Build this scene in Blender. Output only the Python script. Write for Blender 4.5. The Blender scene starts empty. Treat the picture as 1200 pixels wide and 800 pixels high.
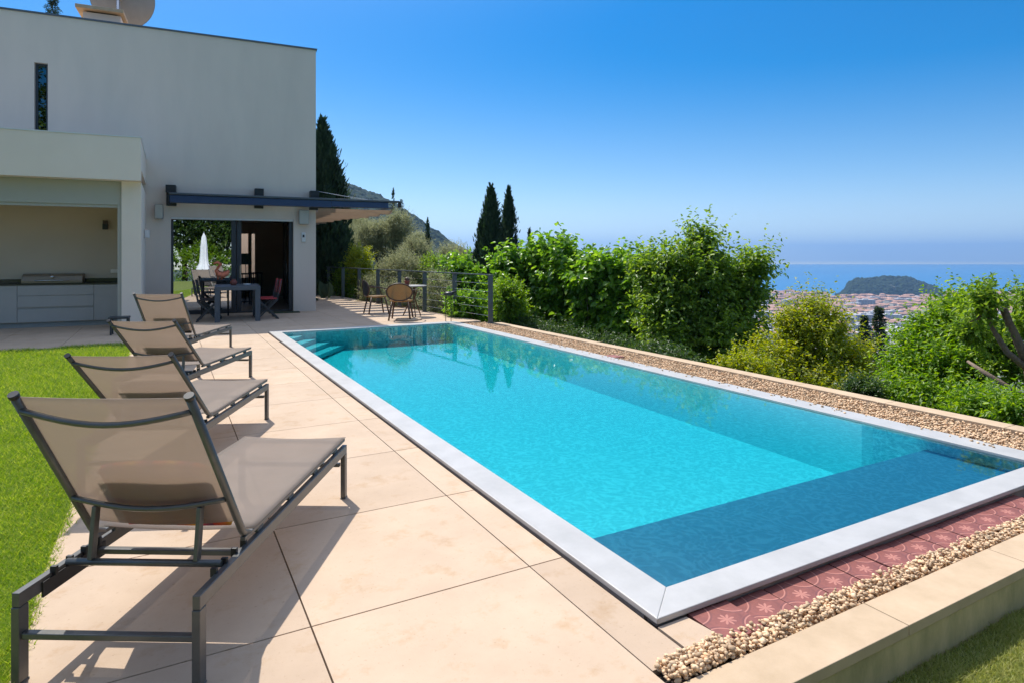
import bpy, math, random
import numpy as np
from math import sin, cos, pi, radians
from mathutils import Vector, Matrix

random.seed(7)
rng = np.random.default_rng(11)
scene = bpy.context.scene
col = scene.collection

# ------------------------------------------------------------------ camera, sky, sun, exposure
FOC, EYE, HV = 735.0, 1.5, 300.0          # focal length in photo pixels, eye height, eye-level row
YAW = math.atan2(405, 735)
FW = np.array([sin(YAW), cos(YAW)])
RT = np.array([cos(YAW), -sin(YAW)])
cam_d = bpy.data.cameras.new('camera')
cam = bpy.data.objects.new('camera', cam_d)
col.objects.link(cam)
cam.location = (0, 0, EYE)
cam.rotation_euler = (pi / 2, 0, -YAW)
cam_d.sensor_width = 36
cam_d.lens = FOC / 1200 * 36
cam_d.shift_y = -(400 - HV) / 1200
cam_d.clip_start = 0.05
cam_d.clip_end = 80000
scene.camera = cam

SUN_EL, SUN_AZ = radians(56), radians(-6)   # azimuth from +Y towards +X
world = bpy.data.worlds.new('World')
scene.world = world
world.use_nodes = True
wn, wl = world.node_tree.nodes, world.node_tree.links
sky = wn.new('ShaderNodeTexSky')
sky.sky_type = 'NISHITA'
sky.sun_disc = False
sky.sun_elevation = SUN_EL
sky.sun_rotation = SUN_AZ
sky.altitude = 0
sky.air_density = 1.0
sky.dust_density = 0.6
sky.ozone_density = 3.0
tc = wn.new('ShaderNodeTexCoord')
va = wn.new('ShaderNodeVectorMath'); va.operation = 'ADD'
va.inputs[1].default_value = (0, 0, 0.035)
wl.new(tc.outputs['Generated'], va.inputs[0])
wl.new(va.outputs[0], sky.inputs['Vector'])
hs = wn.new('ShaderNodeHueSaturation')
sx = wn.new('ShaderNodeSeparateXYZ')
wl.new(tc.outputs['Generated'], sx.inputs[0])
cs = wn.new('ShaderNodeFloatCurve')          # deeper blue above a paler horizon; unseen upper sky whitened as added fill light
cvs = cs.mapping.curves[0]
for k_, (a_, b_) in enumerate(((0, .44), (.06, .57), (.15, .72), (.36, .80), (.47, .55), (.7, .34), (1, .30))):
    if k_ in (0,):
        cvs.points[0].location = (a_, b_)
    elif a_ == 1:
        cvs.points[-1].location = (a_, b_)
    else:
        cvs.points.new(a_, b_)
cs.mapping.update()
wl.new(sx.outputs[2], cs.inputs['Value'])
m2 = wn.new('ShaderNodeMath'); m2.operation = 'MULTIPLY'; m2.inputs[1].default_value = 2.0
wl.new(cs.outputs[0], m2.inputs[0])
wl.new(m2.outputs[0], hs.inputs['Saturation'])
vc = wn.new('ShaderNodeFloatCurve')  # sky above the view brightened as added fill light
q_ = vc.mapping.curves[0]
q_.points[0].location = (0, .62); q_.points[-1].location = (1, 1.0)
for a_, b_ in ((.1, .54), (.2, .50), (.37, .52), (.5, .85), (.7, 1.0)):
    q_.points.new(a_, b_)
vc.mapping.update()
wl.new(sx.outputs[2], vc.inputs['Value'])
mv = wn.new('ShaderNodeMath'); mv.operation = 'MULTIPLY'; mv.inputs[1].default_value = 1.25
wl.new(vc.outputs[0], mv.inputs[0])
wl.new(mv.outputs[0], hs.inputs['Value'])
wl.new(sky.outputs[0], hs.inputs['Color'])
wl.new(hs.outputs[0], wn['Background'].inputs['Color'])
wn['Background'].inputs['Strength'].default_value = 0.15

sun_d = bpy.data.lights.new('sun', 'SUN')
sun_d.energy = 3.6
sun_d.angle = radians(0.53)
sun_d.color = (1.0, 0.95, 0.87)
sun = bpy.data.objects.new('sun', sun_d)
col.objects.link(sun)
sv = Vector((sin(SUN_AZ) * cos(SUN_EL), cos(SUN_AZ) * cos(SUN_EL), sin(SUN_EL)))
sun.rotation_euler = sv.to_track_quat('Z', 'Y').to_euler()
sun.location = (0, 0, 60)

vs = scene.view_settings
vs.view_transform = 'Standard'
vs.look = 'None'
vs.exposure = 0.60
vs.gamma = 1.0
scene.cycles.use_denoising = True
scene.cycles.max_bounces = 8
scene.cycles.diffuse_bounces = 4
scene.cycles.glossy_bounces = 4
scene.cycles.transmission_bounces = 6
scene.cycles.transparent_max_bounces = 24
scene.cycles.volume_bounces = 0
scene.cycles.sample_clamp_indirect = 6


# ------------------------------------------------------------------ measuring helpers
def at(u, d):
    "ground position seen in photo column u at depth d"
    l = (u - 600) / FOC * d
    p = FW * d + RT * l
    return float(p[0]), float(p[1])


def gnd(u, v, z=0.0):
    return at(u, (EYE - z) * FOC / (v - HV))


def zat(v, d):
    return EYE + (HV - v) / FOC * d


# house frame: origin at the right corner of the facade, x along the facade, y into the house
HP = np.array([3.57, 17.56])
HA = radians(-4.2)
HX = np.array([cos(HA), sin(HA)])
HY = np.array([-sin(HA), cos(HA)])


def w2l(x, y):
    d = np.array([x, y]) - HP
    return float(d @ HX), float(d @ HY)


def l2w(x, y):
    p = HP + HX * x + HY * y
    return float(p[0]), float(p[1])


def hx(u, ly):
    "x in the house frame, and depth, of photo column u on the plane y = ly"
    o = w2l(0, 0)
    w = FW + RT * (u - 600) / FOC
    dx, dy = float(w @ HX), float(w @ HY)
    t = (ly - o[1]) / dy
    return o[0] + t * dx, t


def hxz(u, v, ly):
    x, t = hx(u, ly)
    return x, zat(v, t)


# ------------------------------------------------------------------ materials
def ramp(nt, fac, stops):
    r = nt.nodes.new('ShaderNodeValToRGB')
    e = r.color_ramp.elements
    while len(e) < len(stops):
        e.new(0.5)
    for k, (p, c) in enumerate(stops):
        e[k].position = p
        e[k].color = (*c, 1)
    nt.links.new(fac, r.inputs[0])
    return r.outputs[0]


def noise(nt, scale, detail=4, rough=0.6, coords='Object', stretch=None):
    t = nt.nodes.new('ShaderNodeTexCoord')
    src = t.outputs[coords]
    if stretch:
        m = nt.nodes.new('ShaderNodeMapping')
        m.inputs['Scale'].default_value = stretch
        nt.links.new(src, m.inputs[0])
        src = m.outputs[0]
    n = nt.nodes.new('ShaderNodeTexNoise')
    n.inputs['Scale'].default_value = scale
    n.inputs['Detail'].default_value = detail
    n.inputs['Roughness'].default_value = rough
    nt.links.new(src, n.inputs['Vector'])
    return n.outputs['Fac']


def mixc(nt, fac, a, b, mode='MIX'):
    m = nt.nodes.new('ShaderNodeMix')
    m.data_type = 'RGBA'
    m.blend_type = mode
    for s, v in ((m.inputs[0], fac), (m.inputs[6], a), (m.inputs[7], b)):
        if isinstance(v, (int, float)):
            s.default_value = v
        elif isinstance(v, tuple):
            s.default_value = (*v, 1)
        else:
            nt.links.new(v, s)
    return m.outputs[2]


def math_(nt, op, a, b=0.0, c=None):
    m = nt.nodes.new('ShaderNodeMath')
    m.operation = op
    for s, v in zip(m.inputs, (a, b, c)):
        if v is None:
            continue
        if isinstance(v, (int, float)):
            s.default_value = v
        else:
            nt.links.new(v, s)
    return m.outputs[0]


def bump(nt, h, strength, dist=0.01):
    b = nt.nodes.new('ShaderNodeBump')
    b.inputs['Strength'].default_value = strength
    b.inputs['Distance'].default_value = dist
    nt.links.new(h, b.inputs['Height'])
    return b.outputs[0]


MATS = {}


def pmat(name, c1, c2=None, rough=0.6, metal=0.0, scale=6, bstr=0.0, bscale=60, bdist=0.004, spec=0.5, island=0.0, stretch=None):
    m = bpy.data.materials.new(name)
    m.use_nodes = True
    nt = m.node_tree
    p = nt.nodes['Principled BSDF']
    p.inputs['Roughness'].default_value = rough
    p.inputs['Metallic'].default_value = metal
    p.inputs['Specular IOR Level'].default_value = spec
    c2 = c2 or tuple(x * 0.86 for x in c1)
    c = ramp(nt, noise(nt, scale, 6, 0.65, stretch=stretch), [(0.3, c1), (0.7, c2)])
    if island:
        g = nt.nodes.new('ShaderNodeNewGeometry')
        v = math_(nt, 'MULTIPLY_ADD', g.outputs['Random Per Island'], island, 1 - island / 2)
        h = nt.nodes.new('ShaderNodeHueSaturation')
        nt.links.new(c, h.inputs['Color'])
        nt.links.new(v, h.inputs['Value'])
        c = h.outputs[0]
    nt.links.new(c, p.inputs['Base Color'])
    if bstr:
        nt.links.new(bump(nt, noise(nt, bscale, 5, 0.6, stretch=stretch), bstr, bdist), p.inputs['Normal'])
    MATS[name] = m
    return m


def leafmat(name, ca, cb, cc, trans=0.35, rough=0.42, scale=1.2):
    m = bpy.data.materials.new(name)
    m.use_nodes = True
    nt = m.node_tree
    p = nt.nodes['Principled BSDF']
    out = nt.nodes['Material Output']
    g = nt.nodes.new('ShaderNodeNewGeometry')
    c = ramp(nt, g.outputs['Random Per Island'], [(0.0, ca), (0.55, cb), (1.0, cc)])
    c = mixc(nt, math_(nt, 'MULTIPLY', noise(nt, scale, 3), 0.55), c, ca)
    nt.links.new(c, p.inputs['Base Color'])
    p.inputs['Roughness'].default_value = rough
    t = nt.nodes.new('ShaderNodeBsdfTranslucent')
    h = nt.nodes.new('ShaderNodeHueSaturation')
    h.inputs['Saturation'].default_value = 1.1
    h.inputs['Value'].default_value = 1.5
    h.inputs['Hue'].default_value = 0.49
    nt.links.new(c, h.inputs['Color'])
    nt.links.new(h.outputs[0], t.inputs['Color'])
    mx = nt.nodes.new('ShaderNodeMixShader')
    mx.inputs[0].default_value = trans
    nt.links.new(p.outputs[0], mx.inputs[1])
    nt.links.new(t.outputs[0], mx.inputs[2])
    nt.links.new(mx.outputs[0], out.inputs['Surface'])
    MATS[name] = m
    return m


M = MATS
pmat('plaster', (0.76, 0.65, 0.545), (0.68, 0.585, 0.495), 0.92, stretch=(1.3, 1.3, .35), scale=0.9, bstr=0.35, bscale=90, bdist=0.004, spec=0.15)
pmat('plaster_warm', (0.88, 0.75, 0.63), (0.83, 0.70, 0.58), 0.92, scale=0.8, bstr=0.25, bscale=90, spec=0.15)
pmat('interior_wall', (0.62, 0.49, 0.36), (0.57, 0.45, 0.33), 0.9, scale=1)
pmat('shutter', (0.46, 0.44, 0.375), (0.44, 0.42, 0.36), 0.5)
pmat('roof_metal', (0.16, 0.17, 0.18), None, 0.4, 0.6)
pmat('table_grey', (0.10, 0.115, 0.135), (0.085, 0.10, 0.115), 0.45, 0.1)
pmat('anthracite', (0.055, 0.062, 0.07), (0.045, 0.05, 0.058), 0.42, 0.2)
pmat('navy_metal', (0.045, 0.075, 0.15), (0.04, 0.065, 0.13), 0.38, 0.3)
pmat('rail_grey', (0.11, 0.125, 0.135), (0.09, 0.105, 0.115), 0.4, 0.35)
pmat('steel', (0.62, 0.63, 0.64), (0.5, 0.5, 0.5), 0.25, 0.95)
pmat('black', (0.012, 0.012, 0.014), (0.02, 0.02, 0.02), 0.45)
pmat('black_stone', (0.012, 0.012, 0.012), (0.03, 0.03, 0.03), 0.12, scale=80)
pmat('cabinet', (0.46, 0.425, 0.385), (0.42, 0.39, 0.35), 0.55, scale=3, bstr=0.1)
pmat('grill_steel', (0.30, 0.23, 0.16), (0.24, 0.19, 0.13), 0.4, 0.35, stretch=(1, 1, 30))
pmat('white_plastic', (0.72, 0.72, 0.70), (0.66, 0.66, 0.64), 0.5)
pmat('grey_plastic', (0.34, 0.33, 0.30), (0.3, 0.29, 0.27), 0.55)
pmat('lounger_metal', (0.135, 0.135, 0.13), (0.11, 0.11, 0.105), 0.36, 0.45, scale=20, bstr=0.05)
pmat('coping', (0.50, 0.485, 0.465), (0.40, 0.39, 0.37), 0.45, scale=3.5, bstr=0.06, bscale=120, stretch=(1, 1, 1))
pmat('pool_side', (0.42, 0.34, 0.29), (0.3, 0.24, 0.2), 0.8, scale=12)
pmat('cap_stone', (0.58, 0.43, 0.285), (0.46, 0.335, 0.21), 0.85, scale=4.5, bstr=0.3, bscale=180, bdist=0.002, island=0.08)
pmat('wall_face', (0.66, 0.50, 0.27), (0.36, 0.30, 0.15), 0.9, scale=7, bstr=0.3, stretch=(1, 1, 0.4))
pmat('pebble', (0.66, 0.41, 0.22), (0.62, 0.47, 0.31), 0.75, scale=25, island=0.85)
pmat('joint', (0.07, 0.055, 0.045), None, 0.95)
pmat('bark', (0.16, 0.11, 0.075), (0.08, 0.055, 0.04), 0.9, scale=20, bstr=0.8, bscale=30, bdist=0.02)
pmat('bark_pale', (0.26, 0.19, 0.14), (0.13, 0.09, 0.07), 0.9, scale=20, bstr=0.8, bscale=30, bdist=0.02)
pmat('soil', (0.10, 0.085, 0.05), (0.05, 0.055, 0.03), 0.95, scale=1.2, bstr=0.5, bscale=8, bdist=0.1)
pmat('lawn_soil', (0.17, 0.21, 0.035), (0.11, 0.14, 0.03), 0.95, scale=9)
pmat('rattan', (0.10, 0.05, 0.028), (0.07, 0.035, 0.02), 0.5)
pmat('cushion_dark', (0.045, 0.038, 0.034), (0.03, 0.026, 0.024), 0.85)
pmat('red_fabric', (0.50, 0.05, 0.05), (0.42, 0.04, 0.05), 0.85)
pmat('orange_clay', (0.90, 0.26, 0.13), (0.82, 0.21, 0.10), 0.6)
pmat('terracotta_pot', (0.26, 0.07, 0.05), None, 0.7)
leafmat('awning_fabric', (0.42, 0.36, 0.30), (0.40, 0.345, 0.29), (0.45, 0.39, 0.33), trans=0.4, rough=0.85)
pmat('parasol_fabric', (0.75, 0.77, 0.80), (0.68, 0.70, 0.74), 0.85)
pmat('doormat', (0.03, 0.05, 0.02), None, 0.95, bstr=0.6, bscale=200)
pmat('room_floor', (0.20, 0.17, 0.13), None, 0.35)
pmat('dish', (0.30, 0.29, 0.28), (0.27, 0.26, 0.25), 0.55)
pmat('liner', (0.38, 0.63, 0.70), (0.35, 0.60, 0.67), 0.7, scale=3)
pmat('liner_wall_lit', (0.60, 0.88, 0.90), (0.57, 0.85, 0.87), 0.7, scale=3)  # paler than the floor liner: light scattered in water put into the colour
pmat('cover_lid', (0.015, 0.15, 0.25), (0.013, 0.14, 0.235), 0.5, scale=2)
leafmat('leaf_green', (0.10, 0.19, 0.025), (0.20, 0.33, 0.04), (0.38, 0.50, 0.07), trans=0.5)
leafmat('leaf_mulberry', (0.085, 0.19, 0.025), (0.18, 0.36, 0.04), (0.34, 0.52, 0.07), rough=0.33, trans=0.5)
leafmat('leaf_lime', (0.18, 0.25, 0.022), (0.34, 0.39, 0.035), (0.52, 0.48, 0.05), trans=0.5)
leafmat('leaf_fresh', (0.10, 0.21, 0.02), (0.21, 0.37, 0.035), (0.38, 0.50, 0.055), trans=0.5)
leafmat('leaf_cypress', (0.02, 0.048, 0.02), (0.035, 0.072, 0.028), (0.06, 0.10, 0.035), trans=0.2, rough=0.7)
leafmat('leaf_olive', (0.19, 0.21, 0.10), (0.30, 0.32, 0.17), (0.46, 0.46, 0.29), trans=0.4, rough=0.6)
leafmat('leaf_conifer', (0.04, 0.07, 0.03), (0.06, 0.095, 0.04), (0.09, 0.12, 0.05), trans=0.25, rough=0.7)
leafmat('leaf_dark', (0.03, 0.07, 0.015), (0.06, 0.12, 0.022), (0.13, 0.20, 0.035), trans=0.35)
leafmat('leaf_shadehedge', (0.03, 0.07, 0.012), (0.06, 0.13, 0.02), (0.14, 0.2, 0.03))
leafmat('grass', (0.13, 0.25, 0.022), (0.32, 0.45, 0.045), (0.66, 0.68, 0.14), trans=0.4, rough=0.5, scale=1.5)
leafmat('grass_dry', (0.24, 0.28, 0.06), (0.38, 0.40, 0.10), (0.58, 0.55, 0.24), trans=0.4, rough=0.5, scale=3)


def deck_material():
    m = pmat('deck_stone', (0.56, 0.42, 0.30), (0.48, 0.355, 0.25), 0.78, scale=2.4, bstr=0.3, bscale=150, bdist=0.002, island=0.13, spec=0.3)
    nt = m.node_tree
    p = nt.nodes['Principled BSDF']
    src = p.inputs['Base Color'].links[0].from_socket
    sp = noise(nt, 55, 3, 0.5)
    spots = ramp(nt, sp, [(0.27, (0.72, 0.66, 0.6)), (0.36, (1, 1, 1))])
    c = mixc(nt, 0.55, src, spots, 'MULTIPLY')
    st = ramp(nt, noise(nt, 4.5, 6, 0.7), [(0.54, (1, 1, 1)), (0.70, (0.86, 0.77, 0.64))])
    c = mixc(nt, 0.8, c, st, 'MULTIPLY')
    nt.links.new(c, p.inputs['Base Color'])
    return m


deck_material()


def sling_material():
    m = bpy.data.materials.new('sling')
    m.use_nodes = True
    nt = m.node_tree
    p = nt.nodes['Principled BSDF']
    p.inputs['Roughness'].default_value = 0.7
    out = nt.nodes['Material Output']
    c = ramp(nt, noise(nt, 5, 5, 0.6), [(0.3, (0.36, 0.305, 0.26)), (0.7, (0.31, 0.265, 0.225))])
    nt.links.new(c, p.inputs['Base Color'])
    w = nt.nodes.new('ShaderNodeTexChecker')
    w.inputs['Scale'].default_value = 260
    t = nt.nodes.new('ShaderNodeTexCoord')
    nt.links.new(t.outputs['Object'], w.inputs['Vector'])
    nt.links.new(bump(nt, w.outputs['Fac'], 0.25, 0.001), p.inputs['Normal'])
    tr = nt.nodes.new('ShaderNodeBsdfTranslucent')
    tr.inputs['Color'].default_value = (0.48, 0.37, 0.29, 1)
    tp = nt.nodes.new('ShaderNodeBsdfTransparent')
    m1 = nt.nodes.new('ShaderNodeMixShader')
    m1.inputs[0].default_value = 0.45
    nt.links.new(p.outputs[0], m1.inputs[1])
    nt.links.new(tr.outputs[0], m1.inputs[2])
    m2 = nt.nodes.new('ShaderNodeMixShader')
    m2.inputs[0].default_value = 0.24
    nt.links.new(m1.outputs[0], m2.inputs[1])
    nt.links.new(tp.outputs[0], m2.inputs[2])
    nt.links.new(m2.outputs[0], out.inputs['Surface'])
    MATS['sling'] = m


sling_material()


def cane_material():
    m = pmat('cane', (0.55, 0.36, 0.17), (0.48, 0.30, 0.14), 0.6)
    nt = m.node_tree
    w = nt.nodes.new('ShaderNodeTexChecker')
    w.inputs['Scale'].default_value = 90
    t = nt.nodes.new('ShaderNodeTexCoord')
    nt.links.new(t.outputs['Object'], w.inputs['Vector'])
    p = nt.nodes['Principled BSDF']
    src = p.inputs['Base Color'].links[0].from_socket
    c = mixc(nt, w.outputs['Fac'], src, (0.40, 0.26, 0.12))
    nt.links.new(c, p.inputs['Base Color'])
    tr = nt.nodes.new('ShaderNodeBsdfTranslucent')
    nt.links.new(c, tr.inputs['Color'])
    mx = nt.nodes.new('ShaderNodeMixShader')
    mx.inputs[0].default_value = 0.55
    nt.links.new(p.outputs[0], mx.inputs[1]); nt.links.new(tr.outputs[0], mx.inputs[2])
    nt.links.new(mx.outputs[0], nt.nodes['Material Output'].inputs['Surface'])


cane_material()


def towel_material():
    m = pmat('towel', (0.6, 0.1, 0.03), None, 0.95)
    nt = m.node_tree
    t = nt.nodes.new('ShaderNodeTexCoord')
    s = nt.nodes.new('ShaderNodeSeparateXYZ')
    nt.links.new(t.outputs['Object'], s.inputs[0])
    fr = math_(nt, 'FRACT', math_(nt, 'MULTIPLY', s.outputs[0], 6.5))
    c = ramp(nt, fr, [(0.0, (0.55, 0.03, 0.03)), (0.3, (0.75, 0.16, 0.02)), (0.5, (0.85, 0.45, 0.05)), (0.7, (0.6, 0.05, 0.12)), (0.9, (0.2, 0.05, 0.1))])
    nt.links.new(c, nt.nodes['Principled BSDF'].inputs['Base Color'])


towel_material()


def glass_material(name, tint, base=0.0):
    m = bpy.data.materials.new(name)
    m.use_nodes = True
    nt = m.node_tree
    out = nt.nodes['Material Output']
    nt.nodes.remove(nt.nodes['Principled BSDF'])
    tp = nt.nodes.new('ShaderNodeBsdfTransparent')
    tp.inputs[0].default_value = (*tint, 1)
    gl = nt.nodes.new('ShaderNodeBsdfGlossy')
    gl.inputs['Roughness'].default_value = 0.0
    gl.inputs['Color'].default_value = (0.92, 0.95, 0.97, 1)
    fr = nt.nodes.new('ShaderNodeFresnel')
    fr.inputs['IOR'].default_value = 1.5
    f = math_(nt, 'ADD', fr.outputs[0], base)
    mx = nt.nodes.new('ShaderNodeMixShader')
    nt.links.new(f, mx.inputs[0])
    nt.links.new(tp.outputs[0], mx.inputs[1])
    nt.links.new(gl.outputs[0], mx.inputs[2])
    nt.links.new(mx.outputs[0], out.inputs['Surface'])
    MATS[name] = m


glass_material('solar_glass', (0.28, 0.32, 0.34), 0.62)
glass_material('dark_glass', (0.1, 0.12, 0.13), 0.12)
glass_material('clear_glass', (0.6, 0.65, 0.66), 0.08)


def water_material():
    m = bpy.data.materials.new('pool_water')
    m.use_nodes = True
    nt = m.node_tree
    out = nt.nodes['Material Output']
    nt.nodes.remove(nt.nodes['Principled BSDF'])
    # ripple light painted into the surface tint, which also patterns the floor
    t = nt.nodes.new('ShaderNodeTexCoord')
    dis = nt.nodes.new('ShaderNodeTexNoise')
    dis.inputs['Scale'].default_value = 3.0
    nt.links.new(t.outputs['Object'], dis.inputs['Vector'])
    vm = nt.nodes.new('ShaderNodeVectorMath'); vm.operation = 'MULTIPLY_ADD'
    nt.links.new(dis.outputs['Color'], vm.inputs[0])
    vm.inputs[1].default_value = (0.35, 0.35, 0.35)
    nt.links.new(t.outputs['Object'], vm.inputs[2])
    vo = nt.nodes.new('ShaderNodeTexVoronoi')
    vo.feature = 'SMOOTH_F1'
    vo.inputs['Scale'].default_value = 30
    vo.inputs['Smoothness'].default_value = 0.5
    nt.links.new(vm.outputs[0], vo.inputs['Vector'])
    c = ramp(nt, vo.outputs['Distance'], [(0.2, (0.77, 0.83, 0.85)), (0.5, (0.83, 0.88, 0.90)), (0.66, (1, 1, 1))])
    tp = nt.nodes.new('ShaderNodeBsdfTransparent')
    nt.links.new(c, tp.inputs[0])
    gl = nt.nodes.new('ShaderNodeBsdfGlossy')
    gl.inputs['Roughness'].default_value = 0.015
    h1 = noise(nt, 9, 3, 0.5)
    h2 = noise(nt, 2.2, 2, 0.5)
    h = math_(nt, 'ADD', h1, math_(nt, 'MULTIPLY', h2, 1.5))
    b = bump(nt, h, 0.06, 0.005)
    nt.links.new(b, gl.inputs['Normal'])
    fr = nt.nodes.new('ShaderNodeFresnel')
    fr.inputs['IOR'].default_value = 1.33
    mx = nt.nodes.new('ShaderNodeMixShader')
    nt.links.new(fr.outputs[0], mx.inputs[0])
    nt.links.new(tp.outputs[0], mx.inputs[1])
    nt.links.new(gl.outputs[0], mx.inputs[2])
    nt.links.new(mx.outputs[0], out.inputs['Surface'])
    ab = nt.nodes.new('ShaderNodeVolumeAbsorption')
    ab.inputs['Color'].default_value = (0.0, 0.87, 0.885, 1)
    ab.inputs['Density'].default_value = 1.25
    nt.links.new(ab.outputs[0], out.inputs['Volume'])
    MATS['pool_water'] = m


water_material()


def sea_material():
    m = pmat('sea', (0.015, 0.16, 0.36), (0.02, 0.20, 0.42), 0.35, scale=0.0006, stretch=(0.25, 1, 1), spec=0.3)
    nt = m.node_tree
    nt.links.new(bump(nt, noise(nt, 0.01, 6, 0.6), 0.4, 8.0), nt.nodes['Principled BSDF'].inputs['Normal'])


sea_material()


def hill_material(name, ca, cb, rock, scale):
    m = pmat(name, ca, cb, 0.95, scale=scale * 0.2, spec=0.1)
    nt = m.node_tree
    p = nt.nodes['Principled BSDF']
    src = p.inputs['Base Color'].links[0].from_socket
    t = nt.nodes.new('ShaderNodeTexCoord')
    vo = nt.nodes.new('ShaderNodeTexVoronoi')
    vo.inputs['Scale'].default_value = scale
    nt.links.new(t.outputs['Object'], vo.inputs['Vector'])
    c = mixc(nt, ramp(nt, vo.outputs['Distance'], [(0.2, (0, 0, 0)), (0.8, (0.6, 0.6, 0.6))]), src, tuple(0.45 * x for x in ca))
    rk = ramp(nt, noise(nt, scale * 0.12, 5, 0.7), [(0.62, (0, 0, 0)), (0.70, (0.8, 0.8, 0.8))])
    c = mixc(nt, rk, c, rock)
    nt.links.new(c, p.inputs['Base Color'])
    nt.links.new(bump(nt, math_(nt, 'MULTIPLY', vo.outputs['Distance'], -1.0), 1.0, 0.6 / scale), p.inputs['Normal'])


hill_material('hill_woods', (0.018, 0.036, 0.02), (0.035, 0.055, 0.03), (0.14, 0.14, 0.12), 0.10)
hill_material('headland_woods', (0.022, 0.04, 0.02), (0.03, 0.052, 0.026), (0.28, 0.24, 0.18), 0.06)


def facade_material(name, wall, glass=(0.06, 0.07, 0.09)):
    m = pmat(name, wall, tuple(0.9 * x for x in wall), 0.9, scale=0.1)
    nt = m.node_tree
    p = nt.nodes['Principled BSDF']
    src = p.inputs['Base Color'].links[0].from_socket
    t = nt.nodes.new('ShaderNodeTexCoord')
    s = nt.nodes.new('ShaderNodeSeparateXYZ')
    nt.links.new(t.outputs['Object'], s.inputs[0])
    fz = math_(nt, 'FRACT', math_(nt, 'DIVIDE', s.outputs[2], 3.2))
    xy = math_(nt, 'ADD', s.outputs[0], s.outputs[1])
    fx = math_(nt, 'FRACT', math_(nt, 'DIVIDE', xy, 4.0))
    wz = math_(nt, 'GREATER_THAN', fz, 0.45)
    wx = math_(nt, 'GREATER_THAN', fx, 0.55)
    g = nt.nodes.new('ShaderNodeNewGeometry')
    sn = nt.nodes.new('ShaderNodeSeparateXYZ')
    nt.links.new(g.outputs['Normal'], sn.inputs[0])
    side = math_(nt, 'LESS_THAN', math_(nt, 'ABSOLUTE', sn.outputs[2]), 0.3)
    k = math_(nt, 'MULTIPLY', math_(nt, 'MULTIPLY', wz, wx), side)
    nt.links.new(mixc(nt, k, src, glass), p.inputs['Base Color'])


facade_material('facade_pink', (0.58, 0.40, 0.32))
facade_material('facade_ochre', (0.62, 0.46, 0.30))
facade_material('facade_cream', (0.66, 0.60, 0.50))
facade_material('facade_white', (0.78, 0.78, 0.76))
facade_material('facade_grey', (0.40, 0.42, 0.45))
pmat('city_roof_red', (0.50, 0.29, 0.20), (0.44, 0.24, 0.17), 0.9, scale=0.05)
pmat('city_roof_pale', (0.62, 0.60, 0.58), (0.5, 0.5, 0.5), 0.9, scale=0.05)
pmat('city_ground', (0.26, 0.24, 0.22), (0.12, 0.13, 0.09), 0.95, scale=0.02)


def tile_material():
    m = pmat('terracotta_tile', (0.30, 0.095, 0.072), (0.19, 0.06, 0.05), 0.62, scale=22, bstr=0.1, bscale=160, island=0.0)
    nt = m.node_tree
    p = nt.nodes['Principled BSDF']
    src = p.inputs['Base Color'].links[0].from_socket
    t = nt.nodes.new('ShaderNodeTexCoord')
    s = nt.nodes.new('ShaderNodeSeparateXYZ')
    nt.links.new(t.outputs['Object'], s.inputs[0])
    W = 0.228
    x = math_(nt, 'DIVIDE', s.outputs[0], W)
    y = math_(nt, 'DIVIDE', s.outputs[1], W)
    ax, ay = math_(nt, 'ABSOLUTE', x), math_(nt, 'ABSOLUTE', y)
    # rings round the four corners
    dx, dy = math_(nt, 'SUBTRACT', 0.5, ax), math_(nt, 'SUBTRACT', 0.5, ay)
    r = math_(nt, 'SQRT', math_(nt, 'ADD', math_(nt, 'MULTIPLY', dx, dx), math_(nt, 'MULTIPLY', dy, dy)))
    ring = math_(nt, 'LESS_THAN', math_(nt, 'ABSOLUTE', math_(nt, 'SUBTRACT', r, 0.40)), 0.014)
    ringd = math_(nt, 'LESS_THAN', math_(nt, 'ABSOLUTE', math_(nt, 'SUBTRACT', r, 0.435)), 0.016)
    petal_c = math_(nt, 'LESS_THAN', math_(nt, 'ABSOLUTE', math_(nt, 'SUBTRACT', r, 0.18)), 0.03)
    # eight-petalled flower in the middle
    rc = math_(nt, 'SQRT', math_(nt, 'ADD', math_(nt, 'MULTIPLY', x, x), math_(nt, 'MULTIPLY', y, y)))
    an = math_(nt, 'ARCTAN2', y, x)
    pet = math_(nt, 'MULTIPLY', math_(nt, 'ABSOLUTE', math_(nt, 'COSINE', math_(nt, 'MULTIPLY', an, 4.0))), 0.15)
    flower = math_(nt, 'LESS_THAN', rc, math_(nt, 'ADD', pet, 0.02))
    light = math_(nt, 'MAXIMUM', ring, flower)
    c = mixc(nt, math_(nt, 'MULTIPLY', light, 0.55), src, (0.60, 0.26, 0.20))
    c = mixc(nt, math_(nt, 'MULTIPLY', ringd, 0.5), c, (0.14, 0.05, 0.05))
    c = mixc(nt, math_(nt, 'MULTIPLY', petal_c, 0.3), c, (0.17, 0.06, 0.055))
    nt.links.new(c, p.inputs['Base Color'])
    nt.links.new(bump(nt, light, 0.5, 0.002), p.inputs['Normal'])


tile_material()


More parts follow.
